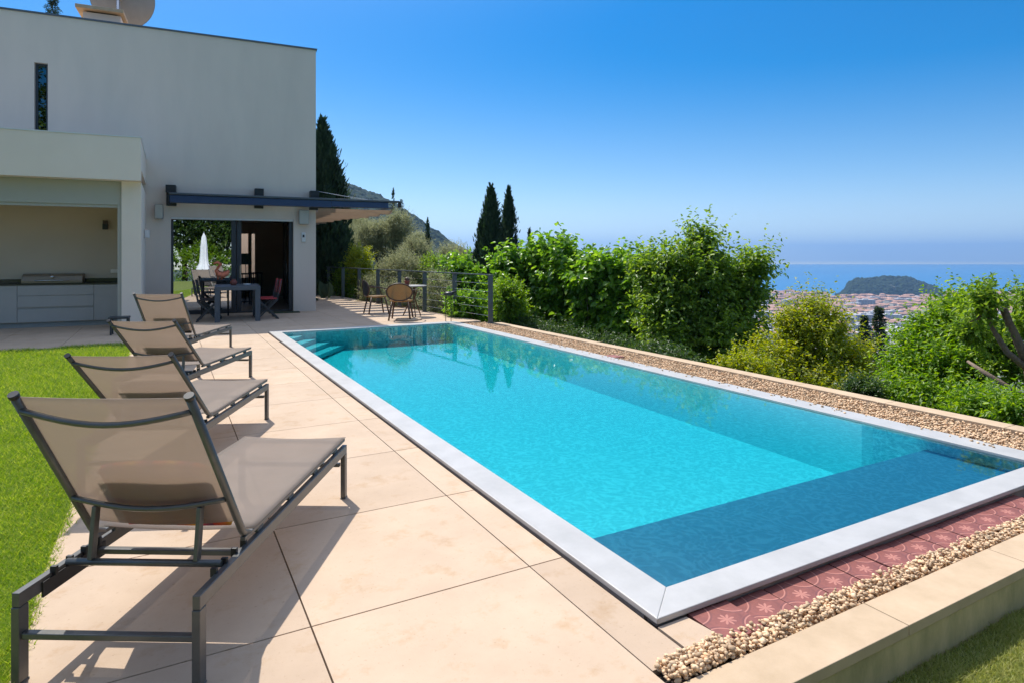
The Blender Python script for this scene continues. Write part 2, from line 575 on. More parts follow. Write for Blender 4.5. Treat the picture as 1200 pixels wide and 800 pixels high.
# ------------------------------------------------------------------ mesh helpers
def np_mesh(name, V, Fc, mat, parent=None, smooth=False, tag_=None):
    "V (n,3), Fc (m,k) arrays -> one mesh object"
    me = bpy.data.meshes.new(name)
    V = np.asarray(V, dtype=np.float32)
    Fc = np.asarray(Fc, dtype=np.int32)
    if parent is not None:
        V = V - np.array(parent.location, dtype=np.float32)
    n, k = Fc.shape
    me.vertices.add(len(V)); me.vertices.foreach_set('co', V.ravel())
    me.loops.add(n * k); me.loops.foreach_set('vertex_index', Fc.ravel())
    me.polygons.add(n)
    me.polygons.foreach_set('loop_start', np.arange(0, n * k, k, dtype=np.int32))
    me.polygons.foreach_set('loop_total', np.full(n, k, dtype=np.int32))
    if smooth:
        me.polygons.foreach_set('use_smooth', np.ones(n, dtype=bool))
    me.update(calc_edges=True)
    me.materials.append(M[mat] if isinstance(mat, str) else mat)
    o = bpy.data.objects.new(name, me)
    col.objects.link(o)
    if parent is not None:
        o.parent = parent
    return o


class MB:
    def __init__(s):
        s.v, s.f, s.sm = [], [], []
        s.T = None

    def add(s, vs_, fs, smooth=False):
        b = len(s.v)
        for p in vs_:
            p = Vector(p)
            if s.T is not None:
                p = s.T @ p
            s.v.append(tuple(p))
        for f in fs:
            s.f.append(tuple(b + i for i in f)); s.sm.append(smooth)
        return s

    def box(s, x0, x1, y0, y1, z0, z1):
        v = [(x, y, z) for z in (z0, z1) for x, y in ((x0, y0), (x1, y0), (x1, y1), (x0, y1))]
        return s.add(v, [(3, 2, 1, 0), (4, 5, 6, 7), (0, 1, 5, 4), (1, 2, 6, 5), (2, 3, 7, 6), (3, 0, 4, 7)])

    def prism(s, poly, z0, z1):
        n = len(poly)
        v = [(x, y, z0) for x, y in poly] + [(x, y, z1) for x, y in poly]
        f = [tuple(range(n - 1, -1, -1)), tuple(range(n, 2 * n))]
        f += [(i, (i + 1) % n, n + (i + 1) % n, n + i) for i in range(n)]
        return s.add(v, f)

    def bar(s, a, b, w, h, up=(0, 0, 1)):
        a, b = Vector(a), Vector(b)
        d = (b - a).normalized()
        up = Vector(up)
        if abs(d.dot(up)) > 0.98:
            up = Vector((0, 1, 0))
        sx = d.cross(up).normalized() * w / 2
        sz = sx.cross(d).normalized() * h / 2
        v = [p + i * sx + j * sz for p in (a, b) for i, j in ((-1, -1), (1, -1), (1, 1), (-1, 1))]
        return s.add(v, [(0, 1, 2, 3), (7, 6, 5, 4), (4, 5, 1, 0), (5, 6, 2, 1), (6, 7, 3, 2), (7, 4, 0, 3)])

    def tube(s, pts, r, n=10, caps=True, smooth=True):
        pts = [Vector(p) for p in pts]
        rs = r if isinstance(r, (list, tuple)) else [r] * len(pts)
        rings = []
        ref = Vector((0.13, 0.31, 0.94)).normalized()
        for i, p in enumerate(pts):
            d = (pts[min(i + 1, len(pts) - 1)] - pts[max(i - 1, 0)]).normalized()
            if abs(d.dot(ref)) > 0.95:
                ref2 = Vector((0.9, 0.1, 0.2))
            else:
                ref2 = ref
            a = d.cross(ref2).normalized()
            b = d.cross(a).normalized()
            rings.append([p + (a * cos(2 * pi * k / n) + b * sin(2 * pi * k / n)) * rs[i] for k in range(n)])
        v = [q for ring in rings for q in ring]
        f = []
        for i in range(len(pts) - 1):
            for k in range(n):
                f.append((i * n + k, i * n + (k + 1) % n, (i + 1) * n + (k + 1) % n, (i + 1) * n + k))
        s.add(v, f, smooth)
        if caps:
            b = len(s.v) - len(v)
            s.f.append(tuple(b + k for k in range(n - 1, -1, -1))); s.sm.append(False)
            e = b + (len(pts) - 1) * n
            s.f.append(tuple(e + k for k in range(n))); s.sm.append(False)
        return s

    def lathe(s, prof, c=(0, 0, 0), n=24, smooth=True):
        v = [(c[0] + r * cos(2 * pi * k / n), c[1] + r * sin(2 * pi * k / n), c[2] + z) for r, z in prof for k in range(n)]
        f = [(i * n + k, i * n + (k + 1) % n, (i + 1) * n + (k + 1) % n, (i + 1) * n + k) for i in range(len(prof) - 1) for k in range(n)]
        return s.add(v, f, smooth)

    def build(s, name, mat, parent=None, bevel=0.0, local=True):
        me = bpy.data.meshes.new(name)
        me.from_pydata(s.v, [], s.f)
        me.polygons.foreach_set('use_smooth', s.sm)
        me.update()
        me.materials.append(M[mat])
        o = bpy.data.objects.new(name, me)
        col.objects.link(o)
        if parent is not None:
            o.parent = parent
        if bevel:
            b = o.modifiers.new('bevel', 'BEVEL')
            b.width = bevel; b.segments = 2; b.limit_method = 'ANGLE'; b.angle_limit = radians(40)
        return o


def tag(o, label, cat, group=None):
    o['label'] = label; o['category'] = cat
    if group:
        o['group'] = group
    return o


def thing(name, label, cat, loc=(0, 0, 0), rotz=0.0, group=None):
    o = bpy.data.objects.new(name, None)
    o.empty_display_size = 0.2
    col.objects.link(o)
    o.location = loc
    o.rotation_euler = (0, 0, rotz)
    return tag(o, label, cat, group)


def structure(o):
    o['kind'] = 'structure'
    return o


def copy_tree(o, parent=None):
    c = o.copy()
    col.objects.link(c)
    c.parent = parent
    for ch in [x for x in o.children]:
        copy_tree(ch, c)
    return c


# ------------------------------------------------------------------ terrain, sea, hill
def cam_uv(al, r):
    "angle from the view axis (right positive), distance -> world xy arrays"
    return FW[0] * r * np.cos(al) + RT[0] * r * np.sin(al), FW[1] * r * np.cos(al) + RT[1] * r * np.sin(al)


def vnoise(x, y, seed=0):
    "smooth value noise, arrays"
    def h(i, j):
        n = (i * 374761393 + j * 668265263 + seed * 1442695041) & 0xffffffff
        n = ((n ^ (n >> 13)) * 1274126177) & 0xffffffff
        return ((n ^ (n >> 16)) & 0xffff) / 65535.0
    xi, yi = np.floor(x).astype(np.int64), np.floor(y).astype(np.int64)
    fx, fy = x - xi, y - yi
    fx, fy = fx * fx * (3 - 2 * fx), fy * fy * (3 - 2 * fy)
    a, b, c, d = h(xi, yi), h(xi + 1, yi), h(xi, yi + 1), h(xi + 1, yi + 1)
    return (a * (1 - fx) + b * fx) * (1 - fy) + (c * (1 - fx) + d * fx) * fy


def fbm(x, y, seed=0, oct=4):
    return sum(vnoise(x * 2 ** k, y * 2 ** k, seed + k) * 0.5 ** k for k in range(oct)) / 2 - 0.45


SEA_Z = -180.0


def ground_z(x, y):
    x = np.asarray(x, float); y = np.asarray(y, float)
    d = FW[0] * x + FW[1] * y
    l = RT[0] * x + RT[1] * y
    r = np.hypot(x, y)
    al = np.degrees(np.arctan2(l, d))
    right = np.interp(r, [0, 9, 14, 60, 400, 1200, 1700, 2900], [-1.6, -2.6, -4.0, -26, -105, -168, -175, -178])
    left = np.interp(r, [0, 9, 20, 60, 150, 400, 700], [-1.6, -1.8, -2.5, -5.0, -10, -35, -60])
    w = np.clip((al + 7) / 12, 0, 1)
    w = np.where(d < 0, 0.0, w)
    z = right * w + left * (1 - w)
    z = z + (fbm(x * 0.05, y * 0.05, 3) * np.clip(r / 30, 0, 6) * np.clip((1500 - r) / 500, 0, 1))
    z = np.where(r > 2000, np.maximum(z, SEA_Z + 1.5), z)
    return z


def grid_faces(na, nr):
    i, j = np.meshgrid(np.arange(na - 1), np.arange(nr - 1), indexing='ij')
    a = i * nr + j
    return np.stack([a, a + 1, a + nr + 1, a + nr], -1).reshape(-1, 4)


# polar sheet with its hole-free centre; the terraces stand on it
na, nr = 361, 150
al = np.linspace(-pi, pi, na)
rr = np.concatenate([[0.0], np.geomspace(4, 3050, nr - 1)])
A, Rr = np.meshgrid(al, rr, indexing='ij')
X, Y = cam_uv(A, Rr)
Z = ground_z(X, Y)
D = FW[0] * X + FW[1] * Y
ter = np_mesh('ground', np.stack([X, Y, Z], -1).reshape(-1, 3), grid_faces(na, nr), 'soil', smooth=True)
structure(ter)


def ground_mix():
    m = M['soil']
    nt = m.node_tree
    p = nt.nodes['Principled BSDF']
    src = p.inputs['Base Color'].links[0].from_socket
    g = nt.nodes.new('ShaderNodeNewGeometry')
    s = nt.nodes.new('ShaderNodeSeparateXYZ')
    nt.links.new(g.outputs['Position'], s.inputs[0])
    low = ramp(nt, math_(nt, 'MULTIPLY_ADD', s.outputs[2], -0.02, -2.6), [(0.0, (0, 0, 0)), (0.5, (1, 1, 1))])
    mid = ramp(nt, math_(nt, 'MULTIPLY', s.outputs[2], -0.1), [(0.25, (0, 0, 0)), (0.6, (1, 1, 1))])
    c = mixc(nt, mid, src, ramp(nt, noise(nt, 0.08, 6, 0.7), [(0.35, (0.035, 0.06, 0.02)), (0.7, (0.09, 0.11, 0.045))]))
    c = mixc(nt, low, c, ramp(nt, noise(nt, 0.03, 4, 0.6), [(0.4, (0.25, 0.23, 0.21)), (0.6, (0.10, 0.12, 0.07))]))
    nt.links.new(c, p.inputs['Base Color'])


ground_mix()

# sea: a sheet from the coast outward
sd0, sd1 = 2860.0, 13300.0
pts = []
for d_, l_ in ((sd0, -9000), (sd0, 14000), (sd1, 26000), (sd1, -16000)):
    p = FW * d_ + RT * l_
    pts.append((p[0], p[1], SEA_Z))
structure(np_mesh('sea_water', pts, [[0, 1, 2, 3]], 'sea'))

# wooded mountain ridge behind the house
HU = [-900, -300, 100, 330, 400, 430, 463, 490, 505, 530, 555, 575, 600, 640, 700, 760]
HVv = [120, 150, 180, 203, 218, 231, 241, 257, 268, 285, 299, 308, 312, 309, 316, 325]
uu = np.concatenate([np.linspace(-900, 375, 60), np.linspace(378, 640, 560), np.linspace(645, 760, 20)])
na, nr = len(uu), 260
al = np.arctan2(uu - 600, FOC)
top = np.interp(uu, HU, HVv)
t = np.linspace(0, 1, nr)
A, T = np.meshgrid(al, t, indexing='ij')
depth_ = 520 + 1300 * T
X = FW[0] * depth_ + RT[0] * depth_ * np.tan(A)
Y = FW[1] * depth_ + RT[1] * depth_ * np.tan(A)
crest = 0.55
hd = 520 + 1300 * crest
ztop = EYE + (HV - top) / FOC * hd
prof = np.where(T < crest, np.sin(T / crest * pi / 2) ** 1.2, np.cos((T - crest) / (1 - crest) * pi / 2))
base = -90.0
Z = base + (ztop[:, None] - base) * prof
Z = Z + (fbm(X * 0.012, Y * 0.012, 9) * 26 + fbm(X * 0.11, Y * 0.11, 5, 3) * 13) * np.clip(prof * 2, 0, 1)
structure(np_mesh('hill', np.stack([X, Y, Z], -1).reshape(-1, 3), grid_faces(na, nr), 'hill_woods', smooth=False))

# low wooded headland in front of the sea
na, nr = 200, 60
lat = np.linspace(0, 1, na)
dp = np.linspace(0, 1, nr)
HLu = [981, 989, 994, 1003, 1024, 1044, 1062, 1074, 1084, 1095, 1108]
HLh = [0, 22, 58, 72, 80, 84, 84, 66, 50, 38, 0]
A, T = np.meshgrid(lat, dp, indexing='ij')
U = 978 + 134 * A
d0 = 2650 + 330 * T
X = FW[0] * d0 + RT[0] * d0 * (U - 600) / FOC
Y = FW[1] * d0 + RT[1] * d0 * (U - 600) / FOC
hh = np.interp(U, HLu, HLh)
prof = np.clip(np.sin(np.clip(T * 1.0, 0, 1) * pi), 0, 1) ** 0.55
Z = SEA_Z + 3 + hh * prof + fbm(X * 0.02, Y * 0.02, 2) * 14 * prof + fbm(X * 0.05, Y * 0.05, 8, 4) * 30 * prof
structure(np_mesh('headland', np.stack([X, Y, Z], -1).reshape(-1, 3), grid_faces(na, nr), 'headland_woods', smooth=False))

# ------------------------------------------------------------------ pool
PX0, PX1, PY0, PY1 = 1.95, 5.44, 2.115, 12.75      # water edge
CX0, CX1, CY0, CY1 = 1.745, 5.69, 1.945, 13.02     # coping edge
ZC = 0.03                                          # coping top
pool = thing('swimming_pool', 'long rectangular swimming pool with pale grey coping and blue liner, sunk in the terrace', 'pool', (0, 0, 0))


def mb_floor():
    b = MB()
    zf, zn = -0.37, -0.54
    RX = PX1
    b.add([(PX0, PY0, zn), (RX, PY0, zn), (RX, PY1, zf), (PX0, PY1, zf)], [(0, 1, 2, 3)])
    return b


mb_floor().build('pool_floor', 'liner', pool)
b = MB()
zt = 0.0035
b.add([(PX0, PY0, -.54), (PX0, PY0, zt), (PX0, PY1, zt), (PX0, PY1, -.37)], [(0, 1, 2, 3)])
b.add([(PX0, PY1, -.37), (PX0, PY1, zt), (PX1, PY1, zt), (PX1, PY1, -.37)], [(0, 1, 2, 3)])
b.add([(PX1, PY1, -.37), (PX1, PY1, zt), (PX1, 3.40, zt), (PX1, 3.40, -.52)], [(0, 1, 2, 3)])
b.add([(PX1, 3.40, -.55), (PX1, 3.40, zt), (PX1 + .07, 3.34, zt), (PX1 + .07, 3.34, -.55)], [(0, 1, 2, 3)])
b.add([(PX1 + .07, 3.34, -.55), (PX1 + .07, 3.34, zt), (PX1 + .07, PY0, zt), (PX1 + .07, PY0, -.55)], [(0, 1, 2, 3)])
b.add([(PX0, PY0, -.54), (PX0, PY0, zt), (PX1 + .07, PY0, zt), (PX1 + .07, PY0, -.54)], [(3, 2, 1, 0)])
b.build('pool_wall', 'liner_wall_lit', pool)
# corner steps, cut across the far left corner
for k in range(4):
    r = 0.42 + 0.27 * k
    z1 = -0.055 - 0.075 * k
    r0 = 0 if k == 0 else 0.42 + 0.27 * (k - 1)
    b = MB()
    x0, y0 = PX0 + 0.002, PY1 - 0.002
    poly = [(x0, y0 - r * 1.5), (x0 + r, y0), (x0 + r0, y0), (x0, y0 - r0 * 1.5)] if k else [(x0, y0 - r * 1.5), (x0 + r, y0), (x0, y0)]
    b.prism(poly, -0.36 - .0004 * k, z1)
    b.build('pool_step', 'liner', pool)
# submerged lid of the cover box
b = MB()
b.box(PX0 + .004, PX1 + .066, PY0 + .004, 2.90, -0.135, -0.10)
b.build('cover_lid', 'cover_lid', pool, bevel=0.004)
b = MB()
b.box(PX0 + .004, PX1 + .066, 2.86, 2.89, -0.53, -0.136)
b.build('cover_box_wall', 'liner', pool)
# coping: four mitred stone lengths
for poly in ([(CX0, CY0), (CX1, CY0), (PX1 + .0, PY0), (PX0, PY0)], [(CX1, CY0), (CX1, CY1), (PX1, PY1), (PX1, PY0)],
             [(CX1, CY1), (CX0, CY1), (PX0, PY1), (PX1, PY1)], [(CX0, CY1), (CX0, CY0), (PX0, PY0), (PX0, PY1)]):
    cx = sum(p[0] for p in poly) / 4; cy = sum(p[1] for p in poly) / 4
    b = MB().prism(poly, 0.004, ZC)
    b.build('coping', 'coping', pool, bevel=0.004)
b = MB()
b.box(CX0 + .02, CX1 - .03, CY0 + .02, CY0 + .09, -0.5, 0.0035)
b.box(CX1 - .09, CX1 - .03, CY0 + .091, CY1 - .03, -0.5, 0.0035)
b.box(CX0 + .008, CX0 + .06, CY0 + .091, CY1 - .03, -0.5, 0.0035)
b.build('pool_shell', 'pool_side', pool)
# white lip spilling over the right coping under the pebbles
b = MB()
b.box(CX1 + .001, CX1 + .06, CY0 + .1, CY1 - .3, -0.05, -0.008)
b.build('coping_lip', 'coping', pool)

b = MB()
zw = 0.012
b.add([(PX0 + .001, PY0 + .001, zw), (PX1 + .069, PY0 + .001, zw), (PX1 + .069, PY1 - .001, zw), (PX0 + .001, PY1 - .001, zw),
       (PX0 + .001, PY0 + .001, -.6), (PX1 + .069, PY0 + .001, -.6), (PX1 + .069, PY1 - .001, -.6), (PX0 + .001, PY1 - .001, -.6)],
      [(0, 1, 2, 3), (7, 6, 5, 4), (0, 4, 5, 1), (1, 5, 6, 2), (2, 6, 7, 3), (3, 7, 4, 0)])
structure(b.build('pool_water', 'pool_water'))


# ------------------------------------------------------------------ deck
def clip(poly, a, b_, c):
    "keep a*x+b*y <= c"
    out = []
    n = len(poly)
    for i in range(n):
        p, q = poly[i], poly[(i + 1) % n]
        fp, fq = a * p[0] + b_ * p[1] - c, a * q[0] + b_ * q[1] - c
        if fp <= 0:
            out.append(p)
        if fp * fq < 0:
            t_ = fp / (fp - fq)
            out.append((p[0] + (q[0] - p[0]) * t_, p[1] + (q[1] - p[1]) * t_))
    return out


G = 0.0032
deck = MB()


def slab(x0, x1, y0, y1, halfplanes=()):
    poly = [(x0 + G, y0 + G), (x1 - G, y0 + G), (x1 - G, y1 - G), (x0 + G, y1 - G)]
    for h in halfplanes:
        poly = clip(poly, *h)
        if len(poly) < 3:
            return
    deck.prism(poly, -0.035, 0.0)


XL = [0.514 + 1.027 * k for k in range(-12, 7)]
YL = [2.62 + 1.0285 * k for k in range(-6, 24)]
railA, railB = np.array([6.30, 12.42]), np.array([5.27, 26.2])
rd = railB - railA
rn = np.array([rd[1], -rd[0]]) / np.linalg.norm(rd)
rail_hp = (rn[0], rn[1], float(rn @ railA) + 0.10)
YB = YL[6 + 10]          # joint behind the pool, about 12.9
for i in range(len(XL) - 1):
    for j in range(len(YL) - 1):
        x0, x1, y0, y1 = XL[i], XL[i + 1], YL[j], YL[j + 1]
        if y1 > 27:
            continue
        if x1 <= -0.5:                       # left of the lounger terrace: only near the house
            if y1 <= 12.5:
                continue
            slab(x0, x1, max(y0, 12.45), y1)
        elif x1 < 1.60:                      # lounger terrace
            if y0 < 1.7:
                if x0 > 0.4:
                    slab(x0, x1, y0, y1, [(1, 0, 1.54)])
                else:
                    slab(x0, x1, y0, y1)
            else:
                slab(x0, x1, y0, y1)
        else:
            if y0 < 1.7:
                continue
            if x0 < 1.60 and y0 < CY1:       # narrow strip beside the coping
                slab(x0, CX0 - 0.012, y0, min(y1, CY1), [(-1.0, -1.0, -(CX0 + CY0) + 0.02)] if y0 < 2.0 else [])
            if y1 > CY1 + 0.02:
                slab(x0, x1, max(y0, CY1 + 0.005), y1, [rail_hp])
# strip between the corner of the pool and the first tile
slab(1.54, CX0 - .012, 1.74, 2.62, [])
deck.prism([(CX0 + .0, 1.76), (1.93, 1.73), (1.90, CY0 - .004), (CX0 + .0, CY0 - .004)], -0.035, -0.001)
structure(deck.build('deck', 'deck_stone', bevel=0.0015))
b = MB()
b.prism([(-12, 12.452), (-.516, 12.452), (-.516, -5), (1.535, -5), (1.535, 1.66), (CX0 + .02, 1.66), (CX0 + .02, 13.02), (6.2, 13.02), (5.3, 27), (-12, 27)], -0.3, -0.022)
structure(b.build('deck_base', 'joint'))
b = MB()
b.prism([(CX0 + .021, 1.661), (6.35, 1.661), (6.35, 13.01), (CX1 - .02, 13.01), (CX1 - .02, CY0 + .05), (CX0 + .021, CY0 + .05)], -0.4, -0.06)
structure(b.build('gravel_bed', 'joint'))

# ------------------------------------------------------------------ edge walls
w = thing('retaining_wall', 'long beige stone edge wall beyond the far side of the pool, trees behind it', 'wall', (6.44, 7.0, 0))
bb = MB()
y = 1.665
while y < 12.3:
    y2 = min(y + 1.03, 12.36)
    bb.box(-0.095, 0.095, y - 7.0 + .002, y2 - 7.0 - .002, -0.04, 0.02)
    y = y2
bb.build('cap_stones', 'cap_stone', w, bevel=0.003)
MB().box(-0.075, 0.075, 1.67 - 7, 12.36 - 7, -3.0, -0.041).build('wall_body', 'wall_face', w)
w = thing('kerb_wall', 'low beige stone kerb between the pebbles and the grass in the near right corner', 'kerb wall', (4.0, 1.55, 0))
bb = MB()
xs = [1.56, 2.6465, 3.695, 4.74, 5.78, 6.54]
for a_, c_ in zip(xs[:-1], xs[1:]):
    bb.box(a_ - 4 + .0025, c_ - 4 - .0025, -0.095, 0.095, -0.045, 0.0)
bb.build('cap_stones', 'cap_stone', w, bevel=0.003)
MB().box(1.57 - 4, 6.53 - 4, -0.09, 0.09, -1.2, -0.046).build('wall_body', 'wall_face', w)

# ------------------------------------------------------------------ pebbles
ico_v = []
ph = (1 + 5 ** .5) / 2
for a_, c_ in ((1, ph), (-1, ph), (1, -ph), (-1, -ph)):
    ico_v += [(0, a_, c_), (a_, c_, 0), (c_, 0, a_)]
ico_v = np.array(ico_v) / math.hypot(1, ph)


def hull_faces(V):
    f = []
    n = len(V)
    el = min(np.linalg.norm(V[i] - V[j]) for i in range(n) for j in range(i))
    for i in range(n):
        for j in range(i + 1, n):
            for k in range(j + 1, n):
                if all(abs(np.linalg.norm(V[a] - V[c]) - el) < 1e-3 for a, c in ((i, j), (j, k), (i, k))):
                    nrm = np.cross(V[j] - V[i], V[k] - V[i])
                    f.append((i, j, k) if nrm @ V[i] > 0 else (i, k, j))
    return np.array(f)


ico_f = hull_faces(ico_v)


def pebbles(name, P, S):
    n = len(P)
    V = np.repeat(ico_v[None], n, 0) * (1 + rng.uniform(-.38, .32, (n, 12, 1)))
    V = V * rng.uniform(0.65, 1.15, (n, 1, 3)) * np.array([1, 1, .75])
    an = rng.uniform(0, 2 * pi, n)
    tl = rng.uniform(-.6, .6, n)
    c, s_ = np.cos(an)[:, None], np.sin(an)[:, None]
    ct, st = np.cos(tl)[:, None], np.sin(tl)[:, None]
    x, y_, z = V[..., 0], V[..., 1], V[..., 2]
    y_, z = y_ * ct - z * st, y_ * st + z * ct
    x, y_ = x * c - y_ * s_, x * s_ + y_ * c
    V = np.stack([x, y_, z], -1) * S[:, None, None] + P[:, None, :]
    Fc = (ico_f[None] + (np.arange(n) * 12)[:, None, None]).reshape(-1, 3)
    o = np_mesh(name, V.reshape(-1, 3), Fc, 'pebble')
    o['kind'] = 'stuff'
    return o


n = 30000
PX = rng.uniform(CX1 + .0, 6.335, n); PYy = rng.uniform(1.72, 12.7, n)
PZ = rng.uniform(-0.04, 0.008, n) + np.where(PX < CX1 + .08, -.018, 0)
PX[:90] = rng.uniform(PX1 + .13, CX1, 90); PYy[:90] = rng.uniform(2.4, 9, 90); PZ[:90] = ZC + .005
pebbles('pebble_strip', np.stack([PX, PYy, PZ], -1), rng.uniform(.008, .0155, n))
n = 8000
PX = rng.uniform(1.56, 6.3, n)
wid = np.interp(PX, [1.56, 1.9, 2.2, 6.3], [0.10, 0.125, 0.11, 0.085])
PYy = 1.655 + rng.uniform(0, 1, n) * wid
PZ = rng.uniform(-0.05, 0.012, n) * np.where(PYy > 1.655 + wid * .75, 0.9, 1)
PZ = np.where(PX < 1.9, np.abs(PZ) * 0.5, PZ)
pebbles('pebble_border', np.stack([PX, PYy, PZ], -1), rng.uniform(.0065, .0135, n))

# ------------------------------------------------------------------ terracotta tiles
tj = [1.915, 2.148, 2.388, 2.622, 2.858, 3.092, 3.33, 3.563, 3.80, 4.035, 4.27, 4.50, 4.74]
TL = ['first terracotta tile, at the near corner of the pool, lying higher than the rest',
      'second terracotta tile from the near corner of the pool, a dark gap on its left',
      'third terracotta tile from the near corner of the pool', 'fourth terracotta tile from the near corner of the pool',
      'fifth terracotta tile from the near corner of the pool', 'sixth terracotta tile from the near corner of the pool',
      'seventh terracotta tile from the near corner of the pool', 'eighth terracotta tile from the near corner of the pool',
      'fourth terracotta tile from the right edge of the photo, under the coping', 'third terracotta tile from the right edge of the photo, under the coping', 'second terracotta tile from the right edge of the photo, under the coping',
      'terracotta tile cut by the right edge of the photo, under the coping']
proto = None
for k, (a_, c_) in enumerate(zip(tj[:-1], tj[1:])):
    if proto is None:
        proto = MB().box(-.1125, .1125, -.1135, .1135, -.012, .012).build('terracotta_tile', 'terracotta_tile', bevel=0.002)
        o = proto
    else:
        o = proto.copy(); col.objects.link(o)
    lift = 0.018 if k == 0 else 0.0
    o.location = ((a_ + c_) / 2, 1.845 + (-.0 if k else -.002), -0.030 + lift + random.uniform(-.002, .002))
    o.rotation_euler = (radians(random.uniform(-1.2, 1.2)), radians(random.uniform(-1, 1)), radians(random.uniform(-1.2, 1.2)))
    tag(o, TL[k], 'tile', 'terracotta tiles along the near coping')
o = proto.copy(); col.objects.link(o)
x_, y_ = gnd(716, 419)
o.location = (5.80, y_, 0.012); o.rotation_euler = (0, radians(2), radians(8))
tag(o, 'lone terracotta tile lying on the pebbles beyond the far side of the pool', 'tile', 'terracotta tiles along the near coping')

# ------------------------------------------------------------------ lawns
LZ = -0.02
structure(MB().prism([(-14, -6), (-.515, -6), (-.515, 12.448), (-14, 12.448)], -1.2, LZ).build('lawn', 'lawn_soil'))
structure(MB().prism([(1.55, -4), (7.2, -4), (7.2, 1.455), (1.55, 1.455)], -1.6, -0.2).build('lower_lawn', 'lawn_soil'))


def blades(name, P, L, W, mat):
    n = len(P)
    an = rng.uniform(0, 2 * pi, n)
    ln = rng.uniform(0.1, 0.75, n)
    d = np.stack([np.cos(an) * ln, np.sin(an) * ln, np.ones(n)], -1)
    d /= np.linalg.norm(d, axis=1)[:, None]
    a2 = rng.uniform(0, 2 * pi, n)
    sd = np.stack([np.cos(a2), np.sin(a2), np.zeros(n)], -1)
    V = np.empty((n, 5, 3))
    V[:, 0] = P - sd * W[:, None] / 2
    V[:, 1] = P + sd * W[:, None] / 2
    mid = P + d * (L * .55)[:, None]
    V[:, 2] = mid + sd * (W * .4)[:, None]
    V[:, 3] = mid - sd * (W * .4)[:, None]
    V[:, 4] = mid + (d + np.stack([np.cos(an) * .5, np.sin(an) * .5, -.15 * np.ones(n)], -1)) * (L * .45)[:, None]
    i = (np.arange(n) * 5)[:, None]
    Fq = np.concatenate([i + np.array([[0, 1, 2]]), i + np.array([[0, 2, 3]]), i + np.array([[3, 2, 4]])], 0)
    o = np_mesh(name, V.reshape(-1, 3), Fq, mat)
    o['kind'] = 'stuff'
    return o


# density falls off with distance from the eye
n = 420000
d_ = 1.9 * (13.5 / 1.9) ** rng.uniform(0, 1, n) ** 1.25
u_ = rng.uniform(-60, 175, n)
l_ = (u_ - 600) / FOC * d_
X = FW[0] * d_ + RT[0] * l_; Y = FW[1] * d_ + RT[1] * l_
k = (X < -.50 + .02 * rng.standard_normal(n)) & (Y < 12.5) & (Y > -3)
X, Y, d_ = X[k], Y[k], d_[k]
sc = 1 + (d_ - 2) * 0.09
dens = vnoise(X * 3, Y * 3, 4)
L = rng.uniform(.022, .055, len(X)) * sc * (0.7 + .6 * dens)
blades('lawn_grass', np.stack([X, Y, np.full(len(X), LZ - .003)], -1), L, rng.uniform(.0035, .0065, len(X)) * sc, 'grass')
n = 110000
X = rng.uniform(1.7, 4.6, n); Y = rng.uniform(.55, 1.46, n)
L = rng.uniform(.015, .04, n) * (0.6 + .8 * vnoise(X * 5, Y * 5, 6))
blades('lower_grass', np.stack([X, Y, np.full(n, -.203)], -1), L, rng.uniform(.0025, .0045, n), 'grass_dry')

# ------------------------------------------------------------------ house
hr = thing('house', 'modern flat-roofed house with grey rendered walls and a low wing on its left', 'house', (HP[0], HP[1], 0), HA)
ROOF = 7.1
xw0, zw1 = hxz(40, 73, 0)
xw1, _ = hxz(56, 73, 0)
xd0, zd1 = hxz(200, 255, 0)
xd1, _ = hxz(343.5, 257, 0)
zd1 = 2.47
xd1 = -0.58
zw0 = 4.2
TH = 0.28
bb = MB()
XR = 0.0
for x0, x1, z0, z1 in ((-13, xw0, 0, ROOF), (xw0, xw1, 0, zw0), (xw0, xw1, zw1, ROOF), (xw1, xd0, 0, ROOF),
                       (xd0, xd1, zd1, ROOF), (xd1, XR, 0, ROOF)):
    bb.box(x0, x1, 0, TH, z0, z1)
# side and rear walls; the room behind the glazing is open to them
bb.box(-TH, 0, TH, 0.9, 0, ROOF)
bb.box(-TH, 0, 0.9, 5.0, 2.5, ROOF)
bb.box(-TH, 0, 5.0, 9.0, 0, ROOF)
bb.box(-13, -5, 8.7, 9.0, 0, ROOF)
bb.box(-5, -TH, 8.7, 9.0, 2.5, ROOF)
bb.box(-13, -12.72, TH, 8.7, 0, ROOF)
bb.build('wall', 'plaster', hr)
MB().box(-12.72, -TH, TH, 8.7, 6.7, 6.9).build('roof', 'cap_stone', hr)
bb = MB()
bb.box(-13.03, 0.03, -0.03, TH + .02, ROOF + .002, ROOF + .04)
bb.box(-TH - .02, 0.03, TH + .021, 9.03, ROOF + .002, ROOF + .04)
bb.build('parapet_cap', 'roof_metal', hr)
# room
bb = MB()
bb.box(-9, -8.9, TH, 6.9, .02, 2.9)
bb.build('inner_wall', 'interior_wall', hr)
MB().box(-8.9, -TH - .003, TH, 6.9, 2.7, 2.8).build('ceiling', 'interior_wall', hr)
MB().box(-8.9, -TH - .003, TH + .003, 6.9, 0.0015, 0.02).build('room_floor', 'room_floor', hr)
